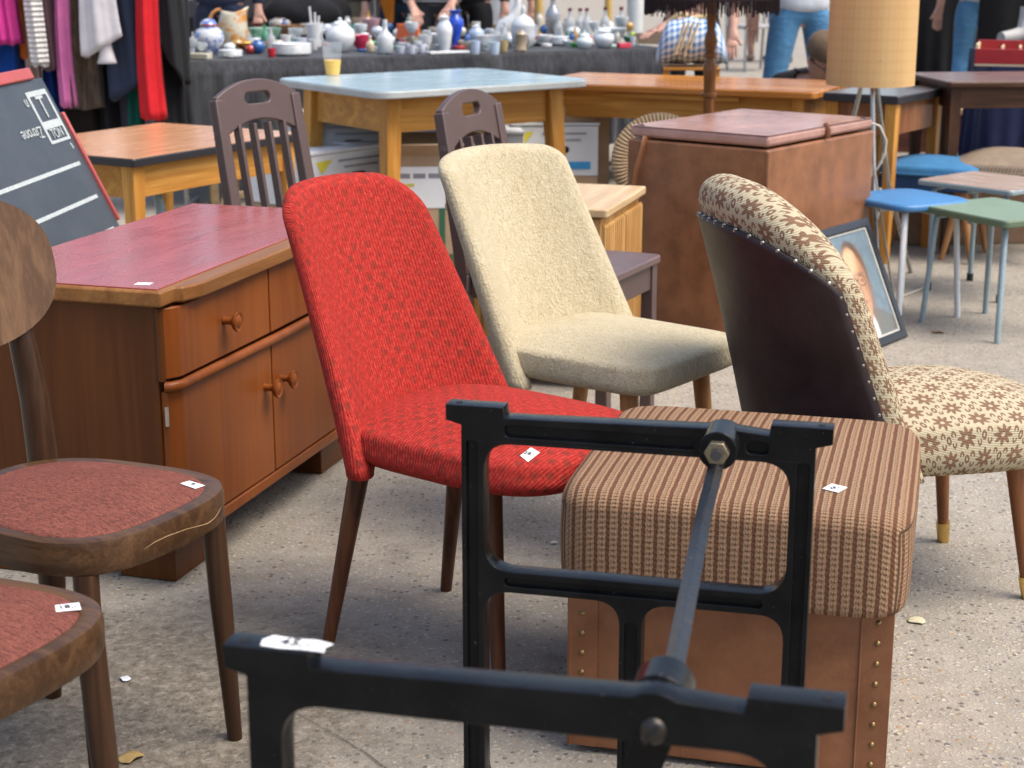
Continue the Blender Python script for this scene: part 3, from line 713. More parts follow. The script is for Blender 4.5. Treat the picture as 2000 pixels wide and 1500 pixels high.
b = MB(); b.tube([(-.035, .815, .0), (-.04, .832, 0)], .012, 8); me = xf(b.mesh('smudge'), BM @ Matrix.Translation((0, 0, -.0015))); link('chalk_mark', me, CHALK, panel)
for yy in (-.82, -.12):                                  # back legs of the easel
    b = MB(); tp = Vector(be) * (yy) + bu * .98; b.beam(tp + Vector((-.03, 0, 0)), Vector((tp.x - .33, tp.y, 0)), .03, .02); b.put('prop_leg', wood((.2, .12, .06), (.3, .19, .1)), BD, .002)
# ================================================================ tables
HONEY = wood((.44, .19, .035), (.66, .33, .075), 2, .4, .3); HONEYX = wood((.44, .19, .035), (.66, .33, .075), 0, .4, .3)
def table(name, label, N, rz, a, b_, z, top_mat, th, edge_mat, leg_mat, apron_mat, apron=.10, lw=.05, splay=.03, inset=.07, rad=.04, over=.0, group=None, z0=0.0):
    """N near corner; local x length a, y width b"""
    t = thing(name, label, 'table', (N.x, N.y, 0), rz, group)
    b = MB(); b.prism(round_poly([(0, 0), (a, 0), (a, b_), (0, b_)], rad, 6), z - th, z - .0025); b.put('edge', edge_mat, t, .004)
    b = MB(); b.prism(round_poly([(.003, .003), (a - .003, .003), (a - .003, b_ - .003), (.003, b_ - .003)], rad, 6), z - .003, z); b.put('table_top', top_mat, t, .001)
    i = inset
    for p, q in (((i, i), (a - i, i)), ((i, b_ - i), (a - i, b_ - i)), ((i, i), (i, b_ - i)), ((a - i, i), (a - i, b_ - i))):
        d = Vector((q[0] - p[0], q[1] - p[1], 0)).normalized() * (lw * .5)
        m_ = MB(); m_.beam((p[0] + d.x, p[1] + d.y, z - th - apron / 2), (q[0] - d.x, q[1] - d.y, z - th - apron / 2), .022, apron); m_.put('apron', apron_mat, t, .002)
    for sx, sy in ((0, 0), (1, 0), (1, 1), (0, 1)):
        x = i if not sx else a - i; y = i if not sy else b_ - i
        m_ = MB(); m_.beam((x + (splay if sx else -splay) , y + (splay if sy else -splay), 0), (x, y, z - th), lw * .68, lw * .68, (0, 1, 0), 1 / .68); m_.put('leg', leg_mat, t, .003)
    return t
def laminate(c, c2, rough=.25):
    m = Mt('laminate', rough, 0, .2); v = m.co(); n = m.noise(m.co(scale=(1, 5, 1)), 5, 5); g = m.noise(v, 60, 3)
    m.col(m.ramp(n * .75 + g * .25, [(.3, c), (.7, c2)])); m.rough(n * .2 + rough - .1); return m.m
BLACKE = plain((.018, .018, .022), .4); FT = laminate((.50, .245, .115), (.60, .31, .155))
table('formica_table', 'low honey wood table with orange laminate top and black edge', Vector((-1.24, 5.45, 0)), R(60), .92, .70, .62, FT, .03, BLACKE, HONEY, HONEYX, .11, .055, .0, .05, .02)
BT = laminate((.28, .40, .44), (.36, .48, .52)); GREYE = plain((.42, .44, .42), .4)
BTN = Vector((-.51, 6.45, 0))
table('kitchen_table', 'wooden kitchen table with pale blue rounded top holding a juice cup', BTN, R(36), 1.06, .86, .75, BT, .03, GREYE, HONEY, HONEYX, .145, .07, .035, .13, .10)
b_ = G(650, 147, .75)
CUP = thing('drink_cup', 'clear plastic cup of orange juice on the pale blue table', 'cup', (b_.x, b_.y, .7502))
cl = Mt('clear_plastic', .12); cl.b.inputs['Alpha'].default_value = .15; nn_ = cl.noise(cl.co(), 20, 2); cl.col(cl.ramp(nn_, [(.3, (.75, .80, .82)), (.7, (.9, .93, .94))]))
b = MB(); b.lathe([(.030, .0), (.045, .135), (.048, .138), (.048, .141)], 28, cap=False); b.put('cup', cl.m, CUP, angle=60)
b = MB(); b.lathe([(.0001, .002), (.0285, .0025), (.0365, .064), (.0001, .0645)], 28); b.put('juice', plain((.95, .52, .0), .3, var=.04), CUP, angle=50)
WALN = wood((.38, .14, .03), (.54, .23, .055), 0, .25, .5, .7)
lt0 = Vector((.36, 7.43, 0)); lt1 = Vector((1.27, 7.03, 0)); la = math.atan2(lt1.y - lt0.y, lt1.x - lt0.x)
LT = table('extending_table', 'long polished wooden table reflecting the stall behind it', lt0 + Vector((-.32 * math.cos(la), -.32 * math.sin(la), 0)), la, (lt1 - lt0).length + .32, .66, .70, WALN, .03, WALN, HONEY, HONEYX, .12, .055, .0, .09, .03)
b = MB(); b.box((.66, .05, .655), (.62, .025, .022)); b.put('extension_leaf', HONEYX, LT, .002)
DARKW = wood((.05, .022, .012), (.11, .05, .026), 2, .4, .3); DARKX = wood((.05, .022, .012), (.11, .05, .026), 0, .4, .3)
BTOP = laminate((.10, .085, .075), (.16, .135, .12), .2)
n0 = G(1606, 180, .70); n1 = G(1756, 188, .70)
table('dark_table', 'wooden table with dark top and black edge behind the tan lamp', n0, math.atan2(n1.y - n0.y, n1.x - n0.x), (n1 - n0).length, .55, .70, BTOP, .035, BLACKE, HONEY, CHESTNUT, .13, .05, .0, .04, .015)
n0 = G(1838, 160, .72)
MT = laminate((.12, .06, .035), (.2, .10, .055), .3)
DT = table('mahogany_table', 'dark brown table with the red toy box on it', G(1852, 160, .74), R(6), .85, .55, .74, MT, .025, DARKX, DARKW, DARKX, .09, .05, .0, .05, .02)
n0 = G(1790, 172, .68); PT = table('plum_table', 'plum topped table edge seen past the dark table', n0 + Vector((-.25, .25, 0)), R(-8), .50, .45, .68, laminate((.10, .055, .07), (.15, .085, .10)), .03, DARKX, DARKW, DARKX, .09, .05, .0, .05, .03)
# red compartment box
rb = G(1870, 128, .742); rb.x += .08
RBX = thing('toy_box', 'red box with cream slatted compartments on the dark brown table', 'box', (rb.x, rb.y, .7405), R(-18))
rr_ = plain((.36, .018, .022), .4, var=.1); cr_ = wood((.55, .42, .26), (.68, .55, .36), 0, .6, 0)
b = MB(); b.box((.21, .12, .005), (.42, .24, .01)); b.put('base', cr_, RBX)
for c_, d_ in (((.21, .006, .045), (.42, .012, .07)), ((.21, .234, .06), (.42, .012, .10))):
    b = MB(); b.box(c_, d_); b.put('side', rr_, RBX, .002)
b = MB(); b.box((.006, .12, .055), (.012, .216, .09)); b.put('end', cr_, RBX, .002); b = MB(); b.box((.414, .12, .055), (.012, .216, .09)); b.put('end', rr_, RBX, .002)
for x in (.12, .20, .28, .36):
    b = MB(); b.box((x, .12, .05), (.009, .214, .078)); b.put('divider', cr_, RBX)
# ================================================================ brown slat-back chairs
BRN = plain((.085, .052, .045), .42, var=.14, bump=.0005); BRNS = plain((.12, .075, .068), .35, var=.2)
def slat_chair(label, loc, rz, w=.41):
    t = thing('slat_chair', label, 'chair', loc, rz, 'brown painted slat chairs'); h = w / 2
    zt = .90; lx = -.10
    def bx(z): return -.02 + (lx + .02) * (z - .44) / (zt - .44)
    for s in (-1, 1):
        b = MB(); b.beam((.0 - .05, s * (h - .02), 0), (-.02, s * (h - .02), .44), .036, .04, (0, 1, 0)); b.beam((-.02, s * (h - .02), .435), (bx(.865), s * (h - .028), .865), .036, .042, (0, 1, 0), .85); b.put('back_post', BRN, t, .004)
    tilt = math.atan2(-(lx + .02), zt - .44)
    out = [(-h + .006, .0)] + [(-h + .02 + (w - .04) * i / 14, .045 - .045 * ((i / 7 - 1) ** 2) + .108) for i in range(15)] + [(h - .006, 0)]
    low = [(h - .05 - (w - .1) * i / 14, .0 + .035 * (1 - (i / 7 - 1) ** 2)) for i in range(15)]
    pl = plate(out + low, [rrect(.105, .032, .0155, 5, 0, .098)], .022, .004)
    M = frame_from((bx(.775), 0, .765), (0, 1, 0), (-math.sin(tilt), 0, math.cos(tilt))); link('crest', xf(pl, M), BRN, t)
    for i in range(4):
        y = (-1.5 + i) * .062; b = MB(); b.beam((bx(.47) , y, .47), (bx(.785), y, .79), .026, .013, (0, 1, 0)); b.put('slat', BRN, t, .002)
    b = MB(); b.box((bx(.49), 0, .49), (.02, w - .07, .035)); b.put('lower_rail', BRN, t, .002)
    b = MB(); b.prism(round_poly([(-.03, -h + .01), (.41, -h - .01), (.41, h + .01), (-.03, h - .01)], .025, 4), .445, .468); b.put('seat', BRNS, t, .005)
    for p, q in (((.385, -h + .03), (.385, h - .03)), ((0, -h + .025), (.37, -h + .02)), ((0, h - .025), (.37, h - .02))):
        b = MB(); b.beam((*p, .41), (*q, .41), .02, .07); b.put('seat_rail', BRN, t, .002)
    for s in (-1, 1):
        b = MB(); b.beam((.385, s * (h - .025), 0), (.385, s * (h - .025), .445), .034, .034, (0, 1, 0)); b.put('leg', BRN, t, .003)
    return t
slat_chair('brown painted slat chair beside the orange topped table', (-.68, 4.90, 0), R(-36), .37)
slat_chair('brown painted slat chair behind the beige chair', (-.035, 4.56, 0), R(-26), .37)
# ================================================================ oak cabinet and vinyl trunk
OAK = wood((.40, .21, .065), (.55, .33, .12), 2, .45, .2); OAKT = wood((.50, .34, .18), (.62, .46, .28), 0, .4, .2)
OC = thing('oak_cabinet', 'low light oak cabinet with grooved doors behind the beige chair', 'cabinet', (.27, 4.83, 0), R(73))
b = MB(); b.box((.25, .24, .29), (.50, .46, .46)); b.put('carcass', OAK, OC, .002)
b = MB(); b.prism(round_poly([(-.012, -.012), (.51, -.012), (.51, .492), (-.012, .492)], .01, 3), .525, .55); b.put('top', OAKT, OC, .004)
for x0 in (.006, .254):
    b = MB(); b.box((x0 + .12, .004, .285), (.238, .014, .43)); dr = b.put('door', OAK, OC, .002)
    for i in range(9):
        b = MB(); b.box((x0 + .018 + i * .0255, -.0045, .285), (.014, .005, .42)); b.put('reed', OAK, dr, .0015)
for i in range(16):
    b = MB(); b.box((-.0015, .03 + i * .028, .29), (.005, .016, .45)); b.put('reed', OAK, OC, .0015)
for x in (.04, .46):
    for y in (.05, .43):
        b = MB(); b.lathe([(.016, 0), (.024, .062)], 10, (x, y, 0)); b.put('foot', OAK, OC)
VIN = leather((.175, .070, .028), (.30, .124, .054), .46, 11.0); VINT = leather((.34, .18, .14), (.46, .26, .21), .2, 9.0)  # VINT: paler vinyl, the sky's reflection on the lid put into its colour
tn = Vector((.815, 5.30, 0)); TR = thing('storage_trunk', 'tall brown vinyl trunk box with padded lid and strap', 'trunk', tn, R(52))
# local x along right face (length .70), y along left face (depth .46)
tl, td, tz = .75, .54, .665
b = MB(); b.prism(round_poly([(0, 0), (tl, 0), (tl, td), (0, td)], .008, 3), 0.0, tz); b.put('box', VIN, TR, .008)
b = MB(); b.grid(lambda u, v: (tl * (.5 + (u - .5) * (.985 - .02 * (1 - v) * 0)), td * (.5 + (v - .5) * .985), tz + .045 + .006 * math.sin(math.pi * u) * math.sin(math.pi * v)), 10, 8)
b.box((tl / 2, td / 2, tz + .026), (tl * .985, td * .985, .038)); b.put('lid', VINT, TR, .012)
b = MB(); q = [(.04, td - .075, tz + .007), (-.004, td - .072, tz + .006), (-.012, td - .068, tz - .03), (-.012, td - .045, tz - .10), (-.010, td - .035, tz - .165)]
b.tube(q, [.011, .011, .011, .010, .008], 6, flat=.25, up=(1, 0, 0)); b.put('strap', VIN, TR, angle=50)
b = MB(); b.tube([(tl * .52, -.002, tz + .004), (tl * .52, -.004, tz + .03), (tl * .53, .012, tz + .052)], [.012, .012, .009], 6, flat=.4, up=(1, 0, 0)); b.put('tab', VIN, TR, angle=50)
b = MB(); b.tube([(.002, .002, .02), (.002, .002, tz - .01)], .006, 8); b.put('corner_piping', VIN, TR)
# ================================================================ framed portrait leaning on the trunk
def portrait_mat():
    m = Mt('oil_portrait', .35, 0, .2); u, v, _ = m.xyz(m.co('UV'))        # u,v 0..1
    nz = m.noise(m.co('UV'), 9, 5, .65); fine = m.noise(m.co('UV'), 60, 4)
    x = u + (nz - .5) * .03; y = v + (nz - .5) * .03
    def el(cx, cy, rx, ry, soft=.06, rot=0.0):
        a = x - cx; b_ = y - cy
        if rot: c_, s_ = math.cos(rot), math.sin(rot); a, b_ = a * c_ + b_ * s_, b_ * c_ - a * s_
        return ((a * a / (rx * rx) + b_ * b_ / (ry * ry)).sqrt() - 1).step(soft / min(rx, ry) * .5, -soft / min(rx, ry) * .5)
    cc = m.ramp(nz * .6 + fine * .4, [(.3, (.085, .125, .15)), (.7, (.17, .23, .26))])
    cc = m.mix(el(.50, -.06, .60, .34, .04), cc, m.ramp(fine, [(.3, (.10, .10, .085)), (.7, (.16, .16, .14))]))         # jacket
    cc = m.mix(el(.47, .08, .13, .20, .04), cc, (.62, .60, .54))                                                       # shirt
    cc = m.mix(el(.47, .05, .04, .15, .03), cc, (.12, .10, .10))                                                       # tie
    cc = m.mix(el(.49, .62, .25, .31, .03), cc, (.10, .065, .04))                                                      # hair
    skin = m.ramp(nz * .5 + fine * .2 + x * .3, [(.3, (.62, .36, .20)), (.55, (.50, .26, .13)), (.75, (.34, .16, .08))])
    cc = m.mix(el(.47, .30, .11, .16, .03), cc, (.40, .20, .10)); cc = m.mix(el(.47, .53, .215, .335, .03), cc, skin)
    cc = m.mix(el(.42, .74, .14, .12, .1) * .5, cc, (.75, .52, .32)); cc = m.mix(el(.66, .50, .08, .30, .12) * .6, cc, (.22, .10, .05))                                                 # forehead light
    for gx in (.37, .57):
        ring = el(gx, .545, .092, .055, .01) * (1 - el(gx, .545, .083, .044, .01)) * .8; cc = m.mix(el(gx, .545, .035, .016, .02) * .6, cc, (.05, .03, .02)); cc = m.mix(ring, cc, (.02, .015, .012)); cc = m.mix(el(gx, .61, .08, .012, .02) * .6, cc, (.10, .06, .04))
    cc = m.mix(el(.47, .555, .03, .008, .01), cc, (.02, .015, .012)); cc = m.mix(el(.50, .47, .025, .09, .04) * .5, cc, (.26, .12, .06))
    cc = m.mix(el(.475, .425, .045, .018, .02) * .7, cc, (.24, .10, .05)); cc = m.mix(el(.475, .345, .08, .016, .02) * .85, cc, (.26, .075, .055))
    m.col(cc); m.bump(fine, .001, .5); return m.m
e_ = Vector((.62, .785, 0)); nb_ = Vector((-.785, .62, 0)); th_ = R(24); upv = nb_ * math.sin(th_) + Vector((0, 0, math.cos(th_)))
PW, PH = .37, .43; PB = Vector((1.345, 5.54, 0)) - e_ * PW
PO = thing('framed_portrait', 'black framed painted portrait of a man in glasses', 'painting', PB, 0); PM = frame_from((0, 0, 0), e_, upv)
fr_ = plate([(0, 0), (PW, 0), (PW, PH), (0, PH)], [[(.03, .03), (PW - .03, .03), (PW - .03, PH - .03), (.03, PH - .03)]], .026, .005); link('frame', xf(fr_, PM @ Matrix.Translation((0, 0, .0))), plain((.014, .015, .018), .3), PO)
fr_ = plate([(.029, .029), (PW - .029, .029), (PW - .029, PH - .029), (.029, PH - .029)], [[(.036, .036), (PW - .036, .036), (PW - .036, PH - .036), (.036, PH - .036)]], .012, .002); link('slip', xf(fr_, PM), plain((.55, .53, .46), .5), PO)
b = MB(); b.v = [tuple(PM @ Vector(q)) for q in ((.032, .032, .001), (PW - .032, .032, .001), (PW - .032, PH - .032, .001), (.032, PH - .032, .001))]; b.face((0, 1, 2, 3), [(0, 0), (1, 0), (1, 1), (0, 1)]); b.put('canvas', portrait_mat(), PO)
b = MB(); b.box((PW / 2, PH / 2, -.004), (PW - .02, PH - .02, .006)); link('backing', xf(b.mesh(), PM), plain((.25, .17, .1), .8), PO)
# ================================================================ stools on the right
def tube_stool(label, C0, rz, top_mat, leg_mat, w=.33, d=.33, z=.43, th=.022, pad=0.0, foot=True, splay=.04, rr=.010, rad=.02, group='metal legged stools', dkm=None):
    t = thing('stool', label, 'stool', (C0.x, C0.y, 0), rz, group)
    if pad:
        pb = cushion(superell(w / 2, d / 2, d / 2, 5), pad_profile(z - th, z - .012, pad, .02, .0), 48); pb.put('seat', top_mat, t, angle=180)
    else:
        b = MB(); b.prism(rrect(w, d, rad), z - th, z - .002); b.put('edge_trim', dkm or top_mat, t, .004); b = MB(); b.prism(rrect(w - .006, d - .006, rad), z - .0025, z); b.put('seat', top_mat, t, .001)
    for sx in (-1, 1):
        for sy in (-1, 1):
            x, y = sx * (w / 2 - .05), sy * (d / 2 - .05); fx, fy = sx * (w / 2 - .05 + splay), sy * (d / 2 - .05 + splay)
            b = MB(); b.tube([(x - sx * .03, y - sy * .03, z - th - .004), (x, y, z - th - .02), (fx, fy, .0 if not foot else .02)], rr, 10); l = b.put('leg', leg_mat, t, angle=60)
            if foot: b = MB(); b.tube([(fx, fy, .03), (fx, fy, 0)], rr * 1.35, 10); b.put('rubber_foot', plain((.012, .012, .012), .7), l)
    b = MB(); b.box((0, 0, z - th - .012), (w - .09, .02, .012)); b.box((0, 0, z - th - .012), (.02, d - .09, .012)); b.put('under_frame', leg_mat, t)
    return t
BLGREY = plain((.26, .34, .36), .35, .1, .15); WHITEL = plain((.62, .63, .62), .35, 0, .1); GRN = plain((.19, .26, .17), .45, var=.15); GRND = GRN
gs = [G(1797, 392, .42), G(1972, 432, .42)]; gd = gs[1] - gs[0]; ga = math.atan2(gd.y, gd.x)
def from_edge(px0, px1, z, w):
    a = G(*px0, z); b_ = G(*px1, z); d = (b_ - a); d.z = 0; d.normalize(); n = Vector((-d.y, d.x, 0)); return (a + b_) / 2 + n * w / 2, math.atan2(d.y, d.x), (b_ - a).length
c_, a_, l_ = from_edge((1797, 398), (1972, 432), .42, .33)
tube_stool('green topped stool with pale blue steel legs, nearest of the stools', c_, a_, GRN, BLGREY, l_, .36, .42, .025, foot=False, splay=.02, dkm=plain((.11, .16, .09), .5))
c_, a_, l_ = from_edge((1785, 352), (1945, 372), .43, .34)
PKT = laminate((.42, .31, .25), (.52, .40, .33))
ps = tube_stool('square stool with pinkish top and steel legs with black feet', c_ + Vector((.05, .02, 0)), a_, PKT, BLGREY, l_ + .06, .38, .43, .02, foot=True, splay=.0, dkm=BLGREY)
c_, a_, l_ = from_edge((1640, 372), (1760, 395), .44, .34)
tube_stool('bright blue vinyl stool with white legs beside the trunk', c_ + Vector((.0, .0, 0)), a_, plain((.05, .19, .40), .42, var=.15), WHITEL, .36, .34, .44, .04, pad=.012, foot=False, splay=.02, rr=.011)
def pouf(label, C0, rz, mat, legm, w, d, z0, z1, dome, basem):
    t = thing('padded_stool', label, 'stool', (C0.x, C0.y, 0), rz, 'padded stools on wooden legs')
    pb = cushion(superell(w / 2, d / 2, d / 2, 6), pad_profile(z0 + .05, z1, dome, .045, .02), 56); pb.put('cushion', mat, t, angle=180)
    b = MB(); b.prism(rrect(w * .97, d * .97, .03), z0, z0 + .055); b.put('base', basem, t, .004)
    for sx in (-1, 1):
        for sy in (-1, 1): taper_leg(t, (sx * (w / 2 - .06), sy * (d / 2 - .06), z0 + .005), (sx * (w / 2 - .0), sy * (d / 2 - .02), 0), .020, .011, legm)
    return t
c_, a_, l_ = from_edge((1738, 342), (1872, 350), .36, .4)
pouf('blue cloth padded stool with dark blue base behind the flat stools', c_, a_, cloth((.045, .17, .33)), HONEYLEG, .42, .36, .30, .40, .03, cloth((.02, .05, .12)))
def check_weave():
    m = Mt('brown_weave', .8); x, y, z = m.xyz(m.co(scale=(1, 1, 1))); f = ((x + z) * 420).sin() * ((y + z) * 420).sin(); n = m.noise(m.co(), 20, 3)
    m.col(m.ramp(f * .3 + n * .5 + .25, [(.3, (.13, .09, .055)), (.7, (.34, .26, .18))])); m.bump(f, .002, .5); return m.m
c_, a_, l_ = from_edge((1885, 338), (2020, 345), .38, .4)
pouf('domed brown woven padded stool at the right edge', c_ + Vector((.02, .05, 0)), a_, check_weave(), HONEYLEG, .44, .42, .31, .415, .05, check_weave())
def case(name, label, c, rz, d, mat, cat='box', trim=None):
    t = thing(name, label, cat, (c[0], c[1], c[2] if len(c) > 2 else 0), rz)
    b = MB(); b.prism(rrect(d[0], d[1], .015), 0, d[2] * .62); b.put('body', mat, t, .006); b = MB(); b.prism(rrect(d[0] + .002, d[1] + .002, .015), d[2] * .625, d[2]); b.put('lid', mat, t, .006)
    b = MB(); b.tube([(-.05, -d[1] / 2 - .004, d[2] * .5), (-.04, -d[1] / 2 - .02, d[2] * .52), (.04, -d[1] / 2 - .02, d[2] * .52), (.05, -d[1] / 2 - .004, d[2] * .5)], .006, 8); b.put('handle', trim or plain((.03, .02, .015), .5), t)
    return t
q = G(1905, 478); case('suitcase', 'brown suitcase on the ground behind the stools', (q.x + .05, q.y + .12), R(4), (.75, .22, .30), leather((.16, .09, .05), (.25, .15, .09)), 'suitcase')
q = G(1905, 300); LC = thing('wooden_chest', 'long brown wooden chest with a pale plank lid', 'chest', (q.x, q.y + .3, 0), R(-2))
b = MB(); b.box((0, 0, .12), (2.0, .5, .24)); b.put('body', wood((.08, .03, .02), (.15, .055, .035), 0), LC, .004); b = MB(); b.box((0, 0, .26), (2.06, .55, .035)); b.put('lid', wood((.4, .25, .12), (.52, .35, .18), 0, .5, .1), LC, .004)
# ================================================================ lamps
q = G(1392, 410)
SHZ = GY(1390, 22, 6.72)
FL = thing('floor_lamp', 'turned wooden floor lamp with dark fringed shade behind the trunk', 'lamp', (SHZ.x, 6.72, 0), 0); hz = SHZ.z
TURN = wood((.22, .085, .025), (.36, .15, .05), 2, .3, .5)
pr = [(.16, 0), (.165, .015), (.15, .03), (.06, .045), (.03, .07), (.022, .10), (.022, .55)]
def zz(py): return GY(1390, py, 6.72).z
for py, r in ((190, .0225), (188, .031), (182, .031), (180, .0225), (150, .0245), (130, .0285), (121, .020), (113, .017), (110, .026), (104, .026), (101, .017), (95, .021), (82, .027), (70, .023), (58, .016), (48, .0185), (20, .021)): pr.append((r, zz(py)))
pr += [(.02, hz + .02), (.018, hz + .3), (.0001, hz + .31)]
b = MB(); b.lathe(pr, 20); b.put('post', TURN, FL, angle=40)
SHD = cloth((.022, .013, .013)); sr = .262
b = MB(); b.lathe([(sr, hz + .045), (sr * .9, hz + .2), (sr * .62, hz + .34), (sr * .6, hz + .34), (sr * .88, hz + .2), (sr * .985, hz + .047)], 36, cap=False); b.put('shade', SHD, FL, angle=60)
b = MB()
for i in range(230):
    a = 2 * math.pi * i / 230; r = sr * 1.0 + jit(.003); l = .055 + jit(.012); b.beam((r * math.cos(a), r * math.sin(a), hz + .05), (r * math.cos(a + jit(.01)), r * math.sin(a), hz + .05 - l), .0055, .004)
tag(b.put('fringe', SHD, FL), kind='stuff')
b = MB(); b.beam((-sr * .6, 0, hz + .335), (sr * .6, 0, hz + .335), .006, .006); b.beam((0, -sr * .6, hz + .335), (0, sr * .6, hz + .335), .006, .006); b.put('shade_wire', plain((.2, .2, .2), .4, .8), FL)
LX = GY(1699, 165, 6.30)
TL = thing('tripod_lamp', 'tan cylindrical shade lamp on thin metal tripod legs', 'lamp', (LX.x, 6.30, 0), 0); lz = LX.z
def lampshade():
    m = Mt('patterned_shade', .8, 0, 0, .2); x, y, z = m.xyz(m.co()); th = x.atan2(y) * (24 / math.pi); zz_ = z * 26
    a = (th.frac() - .5); b_ = zz_.frac() - .5; r = (a * a + b_ * b_).sqrt(); band = (x.atan2(y) * (5 / math.pi)).frac().gt(.55) * .6
    rib = (x.atan2(y) * 150).sin()
    cc = m.mix((r - .25).abs().step(.16, .05) * .2, m.ramp(rib * .25 + .5, [(.3, (.50, .28, .11)), (.7, (.62, .38, .17))]), (.70, .50, .27)); cc = m.mix(band * .35, cc, (.62, .42, .2))
    m.col(cc); m.b.inputs['Subsurface Weight'].default_value = .15; m.bump(rib, .001, .4); return m.m
b = MB(); r = .163; b.lathe([(r * 1.0, lz), (r * .99, lz + .5), (r * .97, lz + .5), (r * .98, lz + .002)], 48, cap=False); b.put('shade', lampshade(), TL, angle=60)
CHR = plain((.42, .40, .36), .3, .9)
ft = G(1779, 533) - Vector((LX.x, 6.30, 0))
for i, (fx, fy) in enumerate(((ft.x, ft.y), (-.22, .14), (.02, -.30))):
    b = MB(); b.tube([(fx * .08, fy * .08, lz + .06), (fx * .16, fy * .16, lz - .05), (fx * .45, fy * .45, lz * .5), (fx, fy, .0)], [.009, .009, .009, .008], 8); b.put('leg', CHR, TL, angle=60)
b = MB(); b.lathe([(.03, lz + .03), (.03, lz + .09), (.012, lz + .1), (.012, lz + .2), (.0001, lz + .21)], 14); b.put('lamp_holder', CHR, TL)
b = MB(); b.beam((-r, 0, lz + .095), (r, 0, lz + .095), .005, .005); b.beam((0, -r, lz + .095), (0, r, lz + .095), .005, .005); b.put('shade_wire', CHR, TL)
b = MB(); cq = [GY(px, py, 6.14) - Vector((LX.x, 6.30, 0)) for px, py in ((1690, 236), (1718, 246), (1731, 275), (1728, 300), (1716, 325), (1702, 345), (1706, 320))] + [Vector((.1, -.16, .005)), Vector((.3, .1, .005))]
b.tube(cq, .0045, 6); b.put('cord', plain((.55, .5, .4), .5), TL, angle=60)
# ================================================================ wicker mirror, papers, crates, bench
PALE_ = wood((.3, .2, .1), (.42, .3, .17), 0, .6, .0)
mc = GY(1300, 300, 6.45); WM = thing('wicker_mirror', 'round mirror in a woven wicker frame behind the vinyl trunk', 'mirror', (mc.x, 6.45, 0), R(4)); rm, tm = .160, .036; mz = rm + tm + .285
def wick():
    m = Mt('wicker', .6); u, v, _ = m.xyz(m.co('UV')); f = (u * 150 * math.pi).sin(); g = (v * 8 * math.pi + (u * 150).floor() * math.pi).sin(); n = m.noise(m.co(), 40, 3)
    m.col(m.ramp(f * .25 + g * .15 + n * .3 + .35, [(.25, (.16, .09, .035)), (.5, (.36, .23, .11)), (.75, (.50, .35, .19))])); m.bump(f + g * .5, .004, 1.0); return m.m
LNR = R(14)
def wm(p): return (p[0], p[1] * math.cos(LNR) - (p[2]) * -math.sin(LNR), p[2] * math.cos(LNR) )
b = MB(); b.grid(lambda u, v: wm(((rm + tm * math.cos(2 * math.pi * v)) * math.sin(2 * math.pi * u), tm * .8 * math.sin(2 * math.pi * v), mz + (rm + tm * math.cos(2 * math.pi * v)) * math.cos(2 * math.pi * u))), 64, 14, closeu=True, uvfn=lambda u, v: (u, v)); b.put('wicker_frame', wick(), WM, angle=180, fix=True)
b = MB(); b.v = [wm((rm * math.sin(2 * math.pi * i / 40), .0, mz + rm * math.cos(2 * math.pi * i / 40))) for i in range(40)]; b.face(list(range(40))); mm = plain((.75, .82, .84), .06, 1.0, .03); mo = b.put('glass', mm, WM)
MCR = thing('mirror_crate', 'small crate under the wicker mirror behind the oak cabinet', 'crate', (mc.x, 6.52, 0), R(4)); b = MB(); b.box((0, .06, .1425), (.34, .3, .283)); b.put('crate_body', PALE_, MCR, .004)
for i in range(3): b = MB(); b.box((0, -.096, .05 + i * .09), (.36, .012, .07)); b.put('slat', PALE_, MCR, .002)
b = MB(); b.beam(wm((0, .03, mz * 1.3)), (0, .22, .29), .02, .012); b.put('prop', HONEY, WM)
def banana_box(label, C0, rz, d, z0=0.0, tone=(.62, .63, .62), stripe=(.05, .22, .5), group='white fruit boxes', fruit=False):
    t = thing('fruit_box', label, 'box', (C0[0], C0[1], z0), rz, group); w_, dd, h = d
    pm = plain(tone, .7, var=.07)
    b = MB(); b.box((0, 0, h * .47), (w_ - .012, dd - .012, h * .94)); b.put('tray', pm, t, .003)
    rim = plate([(-w_ / 2, -dd / 2), (w_ / 2, -dd / 2), (w_ / 2, dd / 2), (-w_ / 2, dd / 2)], [[(-w_ / 2 + .16, -.08), (w_ / 2 - .16, -.08), (w_ / 2 - .16, .08), (-w_ / 2 + .16, .08)]], .01); xf(rim, Matrix.Translation((0, 0, h - .005))); link('lid', rim, pm, t)
    y = -dd / 2 + .0055 - .002
    b = MB(); b.box((0, y, h * .2), (w_ * .8, .003, h * .14)); b.put('printed_band', plain(stripe, .6), t)
    b = MB(); b.v = [(-w_ * .42, y - .001, h * .82), (-w_ * .24, y - .001, h * .84), (-w_ * .36, y - .001, h * .6)]; b.face((0, 1, 2)); b.put('printed_mark', plain((.72, .62, .05), .6), t)
    b = MB(); b.prism(rrect(.085, .03, .014), 0, .004); me = xf(b.mesh(), Matrix.Translation((.02, y + .0005, h * .5)) @ Matrix.Rotation(R(90), 4, 'X')); link('hand_hole', me, plain((.01, .01, .01), .9), t)
    for k, yy in enumerate((.80, .68)):
        b = MB(); b.box((.04, y, h * yy), (w_ * (.5 - .12 * k), .002, h * .035)); b.put('printed_line', plain((.30, .33, .35), .7), t)
    if fruit:
        b = MB(); b.tube([(-w_ / 2 + .003, -.06, h * .12), (-w_ / 2 + .002, -.02, h * .4), (-w_ / 2 + .003, -.03, h * .7), (-w_ / 2 + .004, -.05, h * .82)], [.012, .045, .04, .008], 10, flat=.12, up=(1, 0, 0)); b.put('printed_banana', plain((.60, .46, .03), .6), t)
    return t
